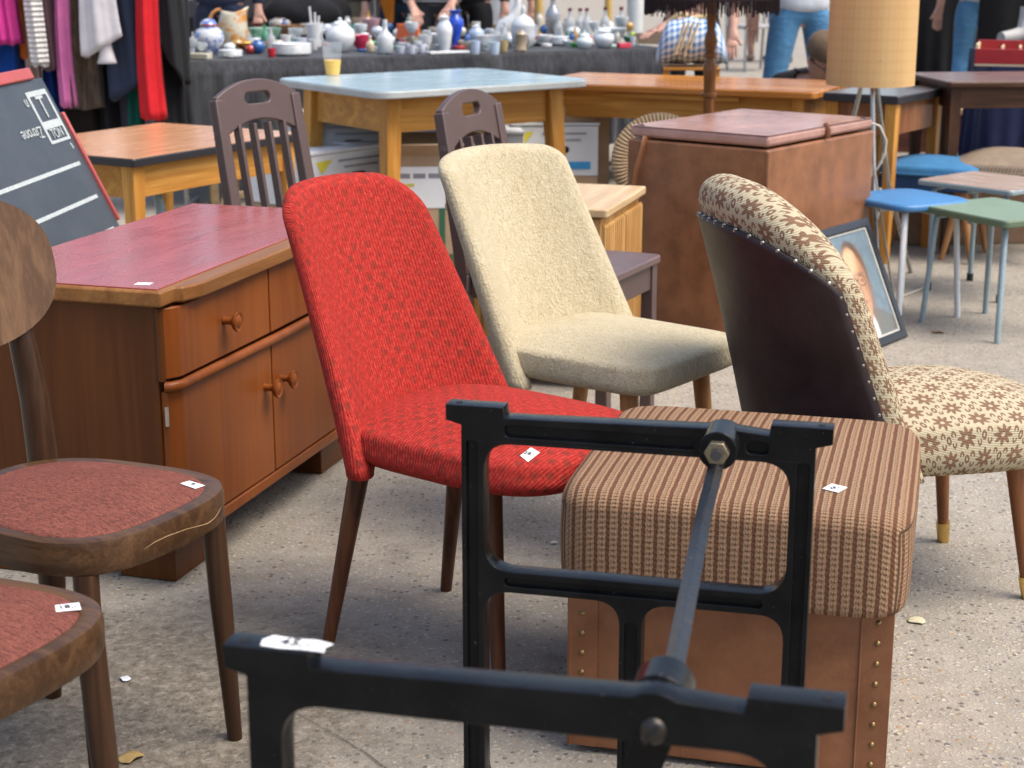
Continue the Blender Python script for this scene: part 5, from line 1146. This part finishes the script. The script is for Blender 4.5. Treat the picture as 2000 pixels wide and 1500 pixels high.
# ================================================================ clothes rack
RY = 8.35; RZ = 1.70
x0, x1 = GY(-140, 100, RY).x, GY(350, 100, RY).x
RK = thing('clothes_rack', 'steel clothes rack holding the row of garments', 'clothes rack', (0, RY, 0)); STL = plain((.35, .35, .36), .3, .9)
b = MB(); b.tube([(x0, 0, RZ), (x1, 0, RZ)], .014, 10); b.put('rail', STL, RK)
for x in (x0, x1):
    b = MB(); b.tube([(x, 0, .03), (x, 0, RZ)], .014, 10); b.put('post', STL, RK); b = MB(); b.tube([(x, -.3, .016), (x, .3, .016)], .014, 10); b.put('foot_bar', STL, RK)
def garment(label, pl, pr_, pb, mat, dy=0.0, kind='coat', pleat=5, cat='coat', top=1.60, seed=0, flare=1.0, depth=.15, hemtilt=0.0):
    Y = RY + dy; a = GY(pl, pb, Y); c = GY(pr_, pb, Y); cx = (a.x + c.x) / 2; hw = (c.x - a.x) / 2; zb = max(.03, (a.z + c.z) / 2)
    t = thing('hanging_garment', label, cat, (cx, Y, 0), 0, 'clothes on the rack'); rnd = random.Random(seed + int(pl)); ph = rnd.uniform(0, 6)
    def f(u, v):
        th = 6.283 * u; z = zb + (top - zb) * v; k = (1 - .22 * v) if v < .86 else (1 - .22 * v) * max(.12, (1 - ((v - .86) / .14) ** 2)) ; fl = 1 + (flare - 1) * (1 - v)
        rp = 1 + (.09 + .05 * (1 - v)) * math.sin(pleat * th + ph + v * 1.2) + .04 * math.sin(11 * th + ph * 2 + 3 * v)
        zz_ = z + hemtilt * math.cos(th) * (1 - v)
        return (hw * k * fl * rp * math.cos(th) * 1.02 + .01 * math.sin(v * 5 + ph), depth * k * rp * math.sin(th), zz_ + (.008 * math.sin(5 * th + ph) if v == 0 else 0))
    b = MB(); b.grid(f, 64, 26, closeu=True, cap0=True, cap1=True); b.put('garment_cloth', mat, t, angle=180)
    b = MB(); b.tube([(0, 0, top - .02), (0, -dy * .5, top + .05), (.0, -dy, RZ - .005), (.0, -dy, RZ + .02), (.012, -dy, RZ + .026)], .003, 6); b.put('hanger_hook', STL, t)
    return t
def fur():
    m = Mt('brown_fur', .95, 0, 0, .2, .3); n = m.noise(m.co(scale=(40, 40, 7)), 1, 5, .7, 1.5); m.col(m.ramp(n, [(.3, (.025, .014, .008)), (.5, (.075, .044, .025)), (.72, (.16, .10, .06))])); m.bump(n, .02, 1); return m.m
g_ = garment
g_('black trousers hanging behind the green dress', 206, 262, 255, cloth((.008, .008, .011)), .12, cat='trousers', seed=3)
g_('grey violet trousers hanging beside the green dress', 238, 266, 258, cloth((.05, .045, .065)), .04, cat='trousers', seed=4, depth=.06)
g_('emerald green dress hanging next to the red one', 258, 284, 252, cloth((.006, .10, .075)), -.02, cat='dress', seed=5, depth=.08)
g_('bright red dress hanging on the rack', 281, 327, 231, cloth((.55, .014, .02)), -.22, cat='dress', seed=6, depth=.08)
g_('long black coat at the right end of the rack', 316, 376, 250, cloth((.007, .007, .008)), .0, seed=7)
g_('black jacket beside the red dress', 306, 362, 118, cloth((.012, .012, .013)), -.16, seed=8, cat='jacket', depth=.10, hemtilt=-.12)
g_('navy coat in the middle of the rack', 214, 306, 172, cloth((.022, .032, .058)), -.14, seed=9, depth=.09, hemtilt=.06)
g_('brown fur coat hanging on the rack', 140, 216, 206, fur(), .0, seed=10, depth=.2)
g_('dark brown long coat below the fur coat', 128, 212, 268, cloth((.014, .010, .008)), .16, seed=11)
g_('bright pink dress hanging before the fur coat', 124, 156, 207, cloth((.55, .14, .33)), -.16, cat='dress', seed=12, depth=.08)
g_('royal blue skirt hanging low beneath the mauve coat', 94, 128, 272, cloth((.006, .035, .20)), .06, cat='skirt', seed=13, depth=.08)
g_('mauve brown coat hanging on the rack', 84, 132, 135, cloth((.10, .06, .065)), -.1, seed=14, depth=.1)
g_('beige sleeve of a cardigan hanging by the chalkboard', 60, 84, 196, cloth((.42, .30, .27)), -.05, cat='cardigan', seed=15, depth=.06)
g_('orange vest edge hanging on the rack', 44, 68, 112, cloth((.60, .14, .015)), .0, cat='vest', seed=16, depth=.1)
g_('royal blue blouse at the left of the rack', 6, 54, 162, cloth((.008, .06, .30)), .02, cat='blouse', seed=17)
g_('purple dress at the left edge of the picture', -40, 12, 156, cloth((.11, .02, .17)), -.06, cat='dress', seed=18)
g_('magenta pleated top at the left edge', -10, 40, 84, cloth((.45, .03, .20)), -.2, cat='top', seed=19, pleat=9, depth=.1)
def knit():
    m = Mt('cream_knit', .95, 0, 0, .2, .3); x, y, z = m.xyz(m.co()); f = (z * 260).sin(); n = m.noise(m.co(), 60, 3); m.col(m.ramp(f * .2 + n * .5 + .3, [(.3, (.45, .43, .40)), (.7, (.72, .70, .66))])); m.bump(f, .006, .8); return m.m
g_('cream knitted sleeve of a pullover hanging forward', 56, 98, 128, knit(), -.24, cat='pullover', seed=20, depth=.05, flare=.75)
lace = g_('white lace blouse with flared cuff hanging over the navy coat', 172, 232, 92, cloth((.55, .52, .53)), -.28, cat='blouse', seed=21, depth=.05, flare=1.25, hemtilt=.05)
b = MB(); b.grid(lambda u, v: (.012 + (.03 + .016 * (1 - v) ** 3 - .012 * v) * math.cos(6.283 * u) * (1 + .08 * math.sin(30 * u)), .03 * math.sin(6.283 * u), (GY(205, 124, RY - .28).z) + .16 * v), 30, 10, closeu=True, cap0=True); b.put('cuff', cloth((.58, .55, .55)), lace, angle=180)
# ================================================================ people
def skin_mesh(name, nodes, edges, mat, parent, sub=2):
    """nodes: list of (pos, radius or (rx, ry))"""
    me = bpy.data.meshes.new(name); me.from_pydata([tuple(n[0]) for n in nodes], edges, []); me.update()
    o = bpy.data.objects.new(name, me); C.objects.link(o); o.parent = parent; me.materials.append(mat)
    sk = o.modifiers.new('skin', 'SKIN'); sk.use_smooth_shade = True
    lay = me.skin_vertices[0].data if len(me.skin_vertices) else None
    if lay:
        for i, n in enumerate(nodes): lay[i].radius = n[1] if isinstance(n[1], tuple) else (n[1], n[1]); lay[i].use_root = (i == 0)
    ss = o.modifiers.new('sub', 'SUBSURF'); ss.levels = sub; ss.render_levels = sub
    return o
SKIN = Mt('skin', .5); SKIN.b.inputs['Subsurface Weight'].default_value = .1; SKIN.b.inputs['Subsurface Radius'].default_value = (.02, .008, .004); SKIN.col(SKIN.ramp(SKIN.noise(SKIN.co(), 22, 4), [(.3, (.42, .22, .155)), (.7, (.52, .30, .22))])); SKIN = SKIN.m
def lerp(a, b_, t): return Vector(a) * (1 - t) + Vector(b_) * t
def denim(c):
    m = Mt('denim', .85, 0, 0, .2, .2); n = m.noise(m.co(scale=(1, 1, .35)), 7, 5); w_ = m.noise(m.co(scale=(14, 14, 55)), 1, 4, .6, 1.0); m.col(m.ramp(n * .6 + w_ * .4, [(.3, dk(c, .55)), (.5, c), (.72, dk(c, 1.55))])); m.bump(w_, .02, .6); return m.m
def hand_nodes(nodes, edges, wi, elbow, wrist, curl=.5):
    """palm and five fingers after wrist index wi"""
    d = (Vector(wrist) - Vector(elbow)).normalized(); s = d.cross(Vector((0, 0, 1)));
    if s.length < .2: s = d.cross(Vector((0, 1, 0)))
    s.normalize(); n = s.cross(d).normalized(); w_ = Vector(wrist)
    nodes.append((w_ + d * .045, (.032, .017))); pi = len(nodes) - 1; edges.append((wi, pi))
    nodes.append((w_ + d * .085, (.036, .015))); pk = len(nodes) - 1; edges.append((pi, pk))
    for k, (o_, l) in enumerate(((-.027, .062), (-.009, .075), (.009, .08), (.027, .07))):
        a = w_ + d * .095 + s * o_; m1 = a + d * l * .5 - n * l * .12 * curl; m2 = m1 + d * l * .4 - n * l * .4 * curl
        nodes.append((a, .009)); nodes.append((m1, .0085)); nodes.append((m2, .007)); q = len(nodes); edges += [(pk, q - 3), (q - 3, q - 2), (q - 2, q - 1)]
    a = w_ + d * .05 - s * .035; nodes.append((a, .011)); nodes.append((a + d * .035 - s * .02, .009)); q = len(nodes); edges += [(pi, q - 2), (q - 2, q - 1)]
def person(label, loc, rz, J, trousers, top, shoes=(.02, .02, .02), hair=(.08, .05, .03), skirt=None, sleeve='long', extras=None, bare=False, wide=1.0, flare=1.0):
    """J: joints dict in local metres (x right, y forward)"""
    t = thing('person', label, 'person', loc, rz); D = dict(J)
    # body
    nd = []; ed = []
    def add(p, r, link_=None):
        nd.append((Vector(p), r)); i = len(nd) - 1
        if link_ is not None: ed.append((link_, i))
        return i
    pel = add(D['pelvis'], (.145 * wide, .10)); wa = add(lerp(D['pelvis'], D['chest'], .45), (.125 * wide, .09), pel); ch = add(D['chest'], (.15 * wide, .10), wa); nk = add(D['neck'], .052, ch)
    h0 = add(lerp(D['neck'], D['head'], .55), .07, nk); add(D['head'], (.078, .095), h0); add(Vector(D['head']) + (Vector(D['head']) - Vector(D['neck'])).normalized() * .07, .06, len(nd) - 1)
    for s in ('l', 'r'):
        hp = add(D['hip' + s], .085, pel); kn_ = add(D['knee' + s], .056, hp); cf = add(lerp(D['knee' + s], D['foot' + s], .3), .055, kn_); an = add(lerp(D['knee' + s], D['foot' + s], .92), .037, cf)
        add(Vector(D['foot' + s]) + Vector((0, .10, .035)), .034, an)
        sh = add(D['sh' + s], .055, ch); el = add(D['el' + s], .040, sh); wr = add(D['wr' + s], .027, el); hand_nodes(nd, ed, wr, D['el' + s], D['wr' + s])
    skin_mesh('body', nd, ed, SKIN, t)
    # head details: face and hair
    hd = Vector(D['head']); fw = Vector(D.get('face', (0, 1, 0))).normalized(); up = (hd - Vector(D['neck'])).normalized(); rt_ = fw.cross(up).normalized(); up = rt_.cross(fw)
    M = Matrix((rt_, fw, up)).transposed()
    b = MB(); b.grid(lambda u, v: hd + M @ Vector((.088 * math.cos(6.283 * u) * math.sin(math.pi * .52 * v + .01), -.012 + .104 * math.sin(6.283 * u) * math.sin(math.pi * .52 * v + .01), .045 + .092 * math.cos(math.pi * .52 * v))), 28, 14, closeu=True); b.put('hair', cloth(hair, .4, 90.0), t, angle=180)
    b = MB(); b.tube([hd + M @ Vector((0, .085, .035)), hd + M @ Vector((0, .115, -.005)), hd + M @ Vector((0, .09, -.015))], [.008, .014, .010], 8)
    for s in (-1, 1): b.lathe([(.001, -.025), (.014, -.01), (.018, .01), (.001, .028)], 8, tuple(hd + M @ Vector((s * .084, -.005, .0))), cap=False)
    b.put('nose_and_ears', SKIN, t, angle=180)
    b = MB()
    for s in (-1, 1): b.lathe([(.001, -.009), (.009, 0), (.001, .009)], 10, tuple(hd + M @ Vector((s * .034, .088, .022))), cap=False)
    b.put('eyes', plain((.02, .015, .012), .2), t, angle=180)
    b = MB(); b.tube([hd + M @ Vector((-.026, .083, -.052)), hd + M @ Vector((0, .094, -.05)), hd + M @ Vector((.026, .083, -.052))], .006, 6); b.put('mouth', plain((.30, .09, .08), .5), t, angle=180)
    # trousers
    if trousers and not bare:
        nd = []; ed = []; pe = add(Vector(D['pelvis']) + Vector((0, 0, .02)), (.165 * wide, .118)); add(Vector(D['pelvis']) + Vector((0, 0, .09)), (.15 * wide, .11), pe)
        for s in ('l', 'r'):
            hp = add(D['hip' + s], .105, pe); th_ = add(lerp(D['hip' + s], D['knee' + s], .5), .088, hp); kn_ = add(D['knee' + s], .07 , th_); add(lerp(D['knee' + s], D['foot' + s], .5), .062 * (1 + (flare - 1) * .4), kn_); add(lerp(D['knee' + s], D['foot' + s], .93), .056 * flare, len(nd) - 1)
        skin_mesh('trousers', nd, ed, trousers, t)
    if skirt:
        c0 = Vector(D['pelvis']); zb = skirt[1]; b = MB(); b.grid(lambda u, v: (c0.x + (.16 + .07 * v) * math.cos(6.283 * u) * (1 + .05 * v * math.sin(40 * u)), c0.y + (.12 + .07 * v) * math.sin(6.283 * u), c0.z + .12 - (c0.z + .12 - zb) * v), 40, 12, closeu=True); b.put('skirt', skirt[0], t, angle=180)
    nd = []; ed = []; p0_ = add(lerp(D['pelvis'], D['chest'], -.22), (.180 * wide, .135)); pe = add(lerp(D['pelvis'], D['chest'], .05), (.180 * wide, .135), p0_); wa = add(lerp(D['pelvis'], D['chest'], .5), (.148 * wide, .11), pe); ch = add(D['chest'], (.175 * wide, .122), wa); add(lerp(D['chest'], D['neck'], .72), .075, ch)
    for s in ('l', 'r'):
        sh = add(D['sh' + s], .070, ch); el = add(D['el' + s] if sleeve == 'long' else lerp(D['sh' + s], D['el' + s], .6), .056, sh)
        if sleeve == 'long': add(lerp(D['el' + s], D['wr' + s], .92), .042, el)
    skin_mesh('top', nd, ed, top, t)
    for s in ('l', 'r'):
        f = Vector(D['foot' + s]); b = MB(); yaw = 0
        b.grid(lambda u, v: (f.x + (.048 - .012 * (2 * v - 1) ** 2) * math.cos(6.283 * u) * max(.15, math.sin(math.pi * (.04 + .92 * v)) ** .4), f.y - .07 + .27 * v, f.z + max(.001, .04 + .045 * math.sin(6.283 * u) * (1 - .35 * v))), 16, 10, closeu=True, cap0=True, cap1=True); b.put('shoe', plain(shoes, .5), t, angle=60)
    if extras: extras(t, D)
    return t
def stand(h=1.72, spread=.10, lean=0.0, armx=.26, **kw):
    k = h / 1.72
    J = {'pelvis': (0, 0, .95), 'chest': (0, lean * .35, 1.27), 'neck': (0, lean * .55, 1.46), 'head': (0, .015 + lean * .62, 1.60), 'hipl': (-.09, 0, .90), 'hipr': (.09, 0, .90), 'kneel': (-spread * .9, .01, .49), 'kneer': (spread * .9, .01, .49), 'footl': (-spread * 1.1, -.02, 0), 'footr': (spread * 1.1, -.02, 0),
         'shl': (-.17, lean * .5, 1.39), 'shr': (.17, lean * .5, 1.39), 'ell': (-armx, lean * .45 - .02, 1.12), 'elr': (armx, lean * .45 - .02, 1.12), 'wrl': (-armx, lean * .5 + .06, .88), 'wrr': (armx, lean * .5 + .06, .88)}
    J.update(kw); return {q: tuple(np_ * k for np_ in p) for q, p in J.items()}
JEAN = denim((.07, .19, .33)); JEAND = denim((.028, .055, .095)); JEANN = denim((.016, .022, .045))
def stripes():
    m = Mt('striped_sleeve', .9); x, y, z = m.xyz(m.co()); f = (z * 190).sin(); m.col(m.mix(f.step(-.1, .25), (.012, .012, .013), (.34, .35, .36))); return m.m
DY = 10.0
p = GY(1556, 240, DY); person('person in light blue jeans seen from behind, legs apart', (p.x, DY, 0), R(8), stand(1.74, .19, kneel=(-.155, .0, .49), kneer=(.15, .02, .49)), JEAN, cloth((.50, .53, .56)), (.4, .4, .4))
def glasses(t, D):
    hd = Vector(D['head']); fw = Vector(D['face']).normalized(); up = (hd - Vector(D['neck'])).normalized(); rt_ = fw.cross(up).normalized(); up = rt_.cross(fw)
    b = MB()
    for s in (-1, 1):
        c0 = hd + fw * .105 + rt_ * s * .036 + up * .02; b.tube([c0 + rt_ * .028 * math.cos(a * .785) + up * .02 * math.sin(a * .785) for a in range(9)], .0035, 6); b.tube([hd + fw * .10 + rt_ * s * .065 + up * .022, hd + fw * .0 + rt_ * s * .092 + up * .02], .003, 6)
    b.put('glasses', plain((.01, .01, .01), .3), t)
p = GY(1590, 105, 8.75)
CJ = {'pelvis': (.05, -.30, .45), 'chest': (0, .0, .60), 'neck': (-.01, .10, .66), 'head': (-.02, .21, .745), 'face': (-.35, .75, -.55), 'hipl': (-.04, -.30, .42), 'hipr': (.14, -.30, .42), 'kneel': (-.14, .02, .42), 'kneer': (.24, .02, .42), 'footl': (-.12, -.15, 0), 'footr': (.22, -.15, 0), 'shl': (-.17, .04, .60), 'shr': (.17, .04, .60), 'ell': (-.20, .16, .38), 'elr': (.22, .16, .38), 'wrl': (-.12, .32, .22), 'wrr': (.12, .34, .22)}
person('crouching person in black with short fair hair and dark glasses', (p.x, 8.75, 0), R(180), CJ, cloth((.02, .02, .024)), cloth((.012, .012, .014)), hair=(.13, .085, .05), extras=glasses)
def hipbag(t, D):
    b = MB(); b.prism(rrect(.22, .26, .05), -.035, .035); me = xf(b.mesh('bag'), Matrix.Translation((.24, -.02, .93)) @ Matrix.Rotation(R(78), 4, 'Z') @ Matrix.Rotation(R(90), 4, 'X')); link('shoulder_bag', me, leather((.012, .012, .014), (.03, .03, .035)), t, .01)
p = GY(1903, 200, 12.3); person('person in flared blue jeans with black shoulder bag walking away', (p.x, 12.3, 0), R(-8), stand(1.70, .13, kneel=(-.11, .03, .49), footl=(-.13, -.12, 0), footr=(.15, .10, 0), ell=(-.27, -.04, 1.1), wrl=(-.29, .03, .86)), JEAN, cloth((.42, .45, .50)), (.3, .3, .3), sleeve='short', extras=hipbag, flare=1.6)
# stall visitors seen from the waist down behind the stall
def behind(label, px, dy, rz, tr, top, **k):
    q = GY(px, 60, dy); return person(label, (q.x, dy, 0), R(rz), stand(k.pop('h', 1.72), k.pop('spread', .1), k.pop('lean', 0.0), **k.pop('joints', {})), tr, top, **k)
behind('person in dark navy jeans behind the left end of the stall', 432, 11.3, 180, JEANN, cloth((.02, .025, .05)), spread=.12)
behind('person in khaki trousers standing behind the stall', 680, 11.9, 170, cloth((.22, .19, .13)), cloth((.15, .13, .1)), spread=.07)
def orange_bag(t, D):
    b = MB(); b.grid(lambda u, v: (-.30 + .12 * math.cos(6.283 * u) * (.35 + .65 * (v)), .1 + .07 * math.sin(6.283 * u) * (.35 + .65 * v), .80 + .42 * v), 28, 10, closeu=True, cap0=True); b.put('orange_bag', cloth((.50, .15, .015)), t, angle=180)
behind('person in faded jeans with an orange bag behind the stall', 790, 11.7, 175, JEAND, cloth((.02, .02, .025)), spread=.11)
ob = GY(748, 20, 11.6); OB = thing('orange_bag', 'orange yellow cloth bag hanging behind the stall', 'bag', (ob.x, 11.6, 0)); b = MB(); b.grid(lambda u, v: (.11 * math.cos(6.283 * u) * (.15 + .85 * v) + .05 * (1 - v), .07 * math.sin(6.283 * u) * (.3 + .7 * v), ob.z - .12 + .5 * v), 28, 10, closeu=True, cap0=True); b.put('bag_body', cloth((.50, .16, .015)), OB, angle=180); b = MB(); b.tube([(0, 0, ob.z + .35), (-.05, 0, 1.75)], .008, 6); b.tube([(-.05, 0, 1.75), (-.05, 0, 0)], .015, 8); b.put('stand', STL, OB)
behind('person in black with grey striped sleeves behind the vases', 852, 11.4, 178, cloth((.03, .032, .038)), stripes(), spread=.1, joints=dict(wrl=(-.12, .22, .92), wrr=(.14, .20, .90)))
behind('person all in black behind the blue vase', 915, 11.8, 172, cloth((.01, .01, .012)), cloth((.012, .012, .013)), spread=.1)
behind('person in pale skirt and denim jacket behind the glassware', 966, 12.1, 182, None, JEAND, skirt=(cloth((.50, .53, .58)), .35), bare=True, spread=.08)
# person leaning over the cardboard tray with a bare forearm
q = GY(1345, 40, 9.9); HJ = stand(1.70, .11, .0); 
e0 = GY(1362, 22, 9.75); h0 = GY(1296, 52, 9.55)
loc_ = Vector((q.x + .02, 9.95, 0)); inv = Matrix.Rotation(-R(180), 3, 'Z')
def tl(p): return tuple(inv @ (Vector(p) - loc_))
HJ.update({'chest': (.05, .22, 1.16), 'neck': (.06, .38, 1.30), 'head': (.06, .50, 1.40), 'shl': (-.10, .30, 1.25), 'shr': (.20, .30, 1.22), 'elr': tl(e0 + Vector((.12, 0, .05))), 'wrr': tl(h0), 'ell': (-.22, .25, 1.0), 'wrl': (-.2, .35, .82)})
person('person in black reaching with a bare forearm over the cardboard tray', tuple(loc_), R(180), HJ, cloth((.012, .012, .014)), cloth((.012, .011, .012)), sleeve='short')
q = G(1445, 118); person('distant person with bare legs and boots in a black skirt', (q.x, q.y, 0), R(160), stand(1.68, .12), None, cloth((.30, .03, .08)), (.16, .09, .06), skirt=(cloth((.01, .01, .012)), .62), bare=True)
q = G(1492, 116); person('distant person in blue jeans behind the steel chair frame', (q.x + .1, q.y - .5, 0), R(20), stand(1.75, .09), denim((.05, .13, .24)), cloth((.05, .06, .09)))
# ================================================================ further background
CFR = G(1470, 138); CS = thing('steel_chair', 'distant steel chair with thin legs on the pavement', 'chair', (CFR.x, CFR.y, 0), R(20)); 
for pth in ([(-.2, -.2, 0), (-.2, -.2, .45), (-.22, .2, .45), (-.24, .2, .85)], [(.2, -.2, 0), (.2, -.2, .45), (.22, .2, .45), (.24, .2, .85)], [(-.2, .2, 0), (-.22, .2, .45)], [(.2, .2, 0), (.22, .2, .45)], [(-.24, .2, .85), (.24, .2, .85)]):
    b = MB(); b.tube(pth, .016, 8); b.put('tube', STL, CS)
b = MB(); b.box((0, 0, .462), (.42, .42, .03)); b.put('seat', plain((.35, .34, .33), .5), CS, .01)
for px, Y, r, col_, lb, nm in ((1240, 11.6, .055, (.60, .62, .60), 'thick white parasol post behind the stall', 'white_post'), (1052, 11.9, .03, (.55, .36, .10), 'yellow wooden post behind the glassware', 'wooden_post'), (1188, 12.4, .028, (.55, .36, .10), 'slanting yellow wooden post behind the clear bottles', 'wooden_post'), (883, 11.2, .022, (.45, .47, .44), 'grey steel post behind the blue vase', 'steel_post')):
    q = GY(px, 40, Y); t = thing(nm, lb, 'post', (q.x, Y, 0)); b = MB(); b.lathe([(r, .04), (r, 2.3), (.001, 2.32)], 12); b.put('shaft', plain(col_, .5), t); b = MB(); b.lathe([(r * 4, 0), (r * 4, .03), (r * 1.6, .05)], 16); b.put('base', plain((.2, .2, .2), .6), t)
def draped(label, name, c, rz, d, mat, cat='table', heap=0.0):
    t = thing(name, label, cat, (c[0], c[1], 0), rz); w_, dd, h = d
    b = MB(); per = 2 * (w_ + dd)
    def edge(s):
        s = s % per
        if s < w_: return (s - w_ / 2, -dd / 2, 0, -1)
        s -= w_
        if s < dd: return (w_ / 2, s - dd / 2, 1, 0)
        s -= dd
        if s < w_: return (w_ / 2 - s, dd / 2, 0, 1)
        s -= w_; return (-w_ / 2, dd / 2 - s, -1, 0)
    def f(u, v):
        e = edge(u * per); k = .03 * (math.sin(u * per * 22) + .6 * math.sin(u * per * 51 + 1)) * v; return (e[0] + e[2] * (.02 + k), e[1] + e[3] * (.02 + k), h - (h - .02) * v)
    b.grid(f, 160, 10, closeu=True); b.grid(lambda u, v: ((u - .5) * (w_ + .03), (v - .5) * (dd + .03), h + .003 + heap * math.sin(math.pi * u) * math.sin(math.pi * v) * (1 + .3 * math.sin(9 * u) * math.sin(7 * v))), 24, 16); b.put('drape', mat, t, angle=60)
    b = MB(); b.box((0, 0, h - .03), (w_ - .02, dd - .02, .03))
    for x in (-1, 1):
        for y in (-1, 1): b.beam((x * (w_ / 2 - .08), y * (dd / 2 - .08), 0), (x * (w_ / 2 - .08), y * (dd / 2 - .08), h - .04), .04, .04, (0, 1, 0))
    b.put('trestle', PALE, t); return t
draped('black draped table of the stall on the right', 'draped_table', (GY(1795, 60, 13.2).x, 13.2), R(3), (.62, .7, .95), cloth((.006, .006, .007)))
draped('navy draped table at the right edge', 'draped_table', (GY(2040, 60, 10.0).x, 10.0), R(-6), (.70, .7, .68), cloth((.010, .014, .045)), heap=.05)
draped('dark draped table with clothes heap behind the stall left', 'draped_table', (GY(570, 30, 12.8).x, 12.8), R(2), (2.2, .8, .78), cloth((.010, .010, .012)), heap=.22)
q = GY(1985, 62, 9.95); WSH = thing('white_shoe', 'off white high shoe on the navy draped table', 'shoe', (q.x, 10.0, .735), R(30)); b = MB(); b.tube([(-.10, 0, .03), (.0, 0, .04), (.08, 0, .06), (.10, 0, .14), (.11, 0, .2)], [.035, .04, .045, .045, .05], 12); b.put('upper', plain((.38, .37, .34), .6), WSH, angle=60); b = MB(); b.box((-.01, 0, .004), (.27, .08, .012)); b.put('sole', plain((.2, .19, .17), .7), WSH, .004)
for px, Y, w_, zb, zt, col_, lb in ((1785, 13.9, .2, .9, 1.7, (.35, .34, .29), 'pale grey cloth hanging behind the black draped table'), (1822, 14.0, .28, .45, 1.7, (.03, .034, .05), 'dark slate coat hanging behind the black draped table'), (1985, 11.6, .5, .3, 1.7, (.006, .006, .007), 'black coat hanging at the upper right corner')):
    q = GY(px, 20, Y); t = thing('hanging_cloth', lb, 'cloth', (q.x, Y, 0)); b = MB(); b.grid(lambda u, v: (w_ / 2 * math.cos(6.283 * u) * (1 + .1 * math.sin(25 * u)), .08 * math.sin(6.283 * u) * (1 + .2 * math.sin(31 * u)), zb + (zt - zb) * v), 40, 8, closeu=True, cap0=True, cap1=True); b.put('hanging_fabric', cloth(col_), t, angle=180)
    b = MB(); b.tube([(0, 0, 0), (0, 0, zt + .1)], .015, 8); b.tube([(-w_ / 2, 0, zt + .02), (w_ / 2, 0, zt + .02)], .012, 8); b.put('stand', STL, t)
# gingham covered basket on a wooden crate
GB = GY(1350, 128, 8.15); GBN = thing('gingham_basket', 'basket wrapped in blue and white gingham with a cream ribbon', 'basket', (GB.x, 8.15, 0), R(-4)); kz = GB.z
def gingham():
    m = Mt('gingham', .9); u, v, _ = m.xyz(m.co('UV')); a = (u * 13).frac().gt(.5); b_ = (v * 9).frac().gt(.5); n = m.noise(m.co(), 60, 2)
    cc = m.mix((a + b_) * .5, (.66, .70, .72), (.015, .15, .38)); m.col(m.mix(n * .15, cc, (.4, .5, .6))); return m.m
b = MB()
def gfn(u, v):
    a = -math.pi * .5 + 6.283 * u; x = (v - .5) * .34; e = max(.25, 1 - abs(2 * v - 1) ** 5 * .75); return (x, .13 * math.cos(a) * e, kz + .005 + .115 * e + .105 * math.sin(a) * e + .006 * math.sin(20 * v + 9 * u))
b.grid(gfn, 40, 24, closeu=True, uvfn=lambda u, v: (v, u * 2), cap0=True, cap1=True); b.put('gingham_cover', gingham(), GBN, fix=True, angle=60)
b = MB()
for dx, l in ((-.06, .15), (-.04, .13), (-.02, .16), (.005, .12)): b.beam((dx + .02, -.118, kz + .21), (dx - .02, -.142, kz + .21 - l), .016, .004)
b.put('ribbon', cloth((.55, .42, .24)), GBN); b = MB(); b.tube([(-.12, 0, kz + .2), (-.06, -.02, kz + .245), (.0, 0, kz + .225), (.1, 0, kz + .235)], .012, 8); b.put('rope_bow', cloth((.5, .38, .2)), GBN)
CR = thing('wooden_crate', 'pale wooden crate under the gingham basket', 'crate', (GB.x, 8.15, 0), R(-4))
for i in range(5): b = MB(); b.box((0, -.128, .05 + i * (kz - .06) / 5 + .02), (.26, .012, (kz - .06) / 5 - .012)); b.put('slat', HONEYX, CR, .002)
for x in (-.12, .12):
    for y in (-.11, .11): b = MB(); b.box((x, y, kz / 2), (.024, .024, kz - .006)); b.put('corner_post', HONEYX, CR)
b = MB(); b.box((0, 0, kz - .008), (.27, .27, .012)); b.put('top', HONEYX, CR, .002)
# litter on the pavement
for px, py, s_, col_, lb, cat in ((245, 1328, .010, (.6, .62, .66), 'crumpled scrap of foil on the trodden earth', 'foil'), (1790, 1215, .016, (.55, .5, .33), 'dry yellow leaf on the pavement right of the ottoman', 'leaf'), (255, 1482, .020, (.30, .20, .07), 'dry brown leaf by the nearest bentwood chair', 'leaf'), (1832, 650, .02, (.26, .16, .09), 'small brown leaf on the pavement under the green stool', 'leaf'), (1082, 1062, .008, (.6, .55, .48), 'tiny pale scrap of paper behind the ottoman', 'paper scrap'), (72, 1335, .03, (.45, .46, .44), 'flat torn scrap of paper under the bentwood chair', 'paper scrap')):
    q = G(px, py); t = thing(cat.replace(' ', '_'), lb, cat, (q.x, q.y, .001), random.uniform(0, 6)); b = MB(); b.grid(lambda u, v: ((u - .5) * s_ * 2.2, (v - .5) * s_ * (1.6 if 0 < u < 1 else .3), .002 + s_ * .18 * math.sin(3.14 * u) * (1 + .6 * math.sin(9 * v + 4 * u))), 8, 5); o = b.put('sheet', plain(col_, .8, var=.3, scale=60), t); so_ = o.modifiers.new('thick', 'SOLIDIFY'); so_.thickness = .0008
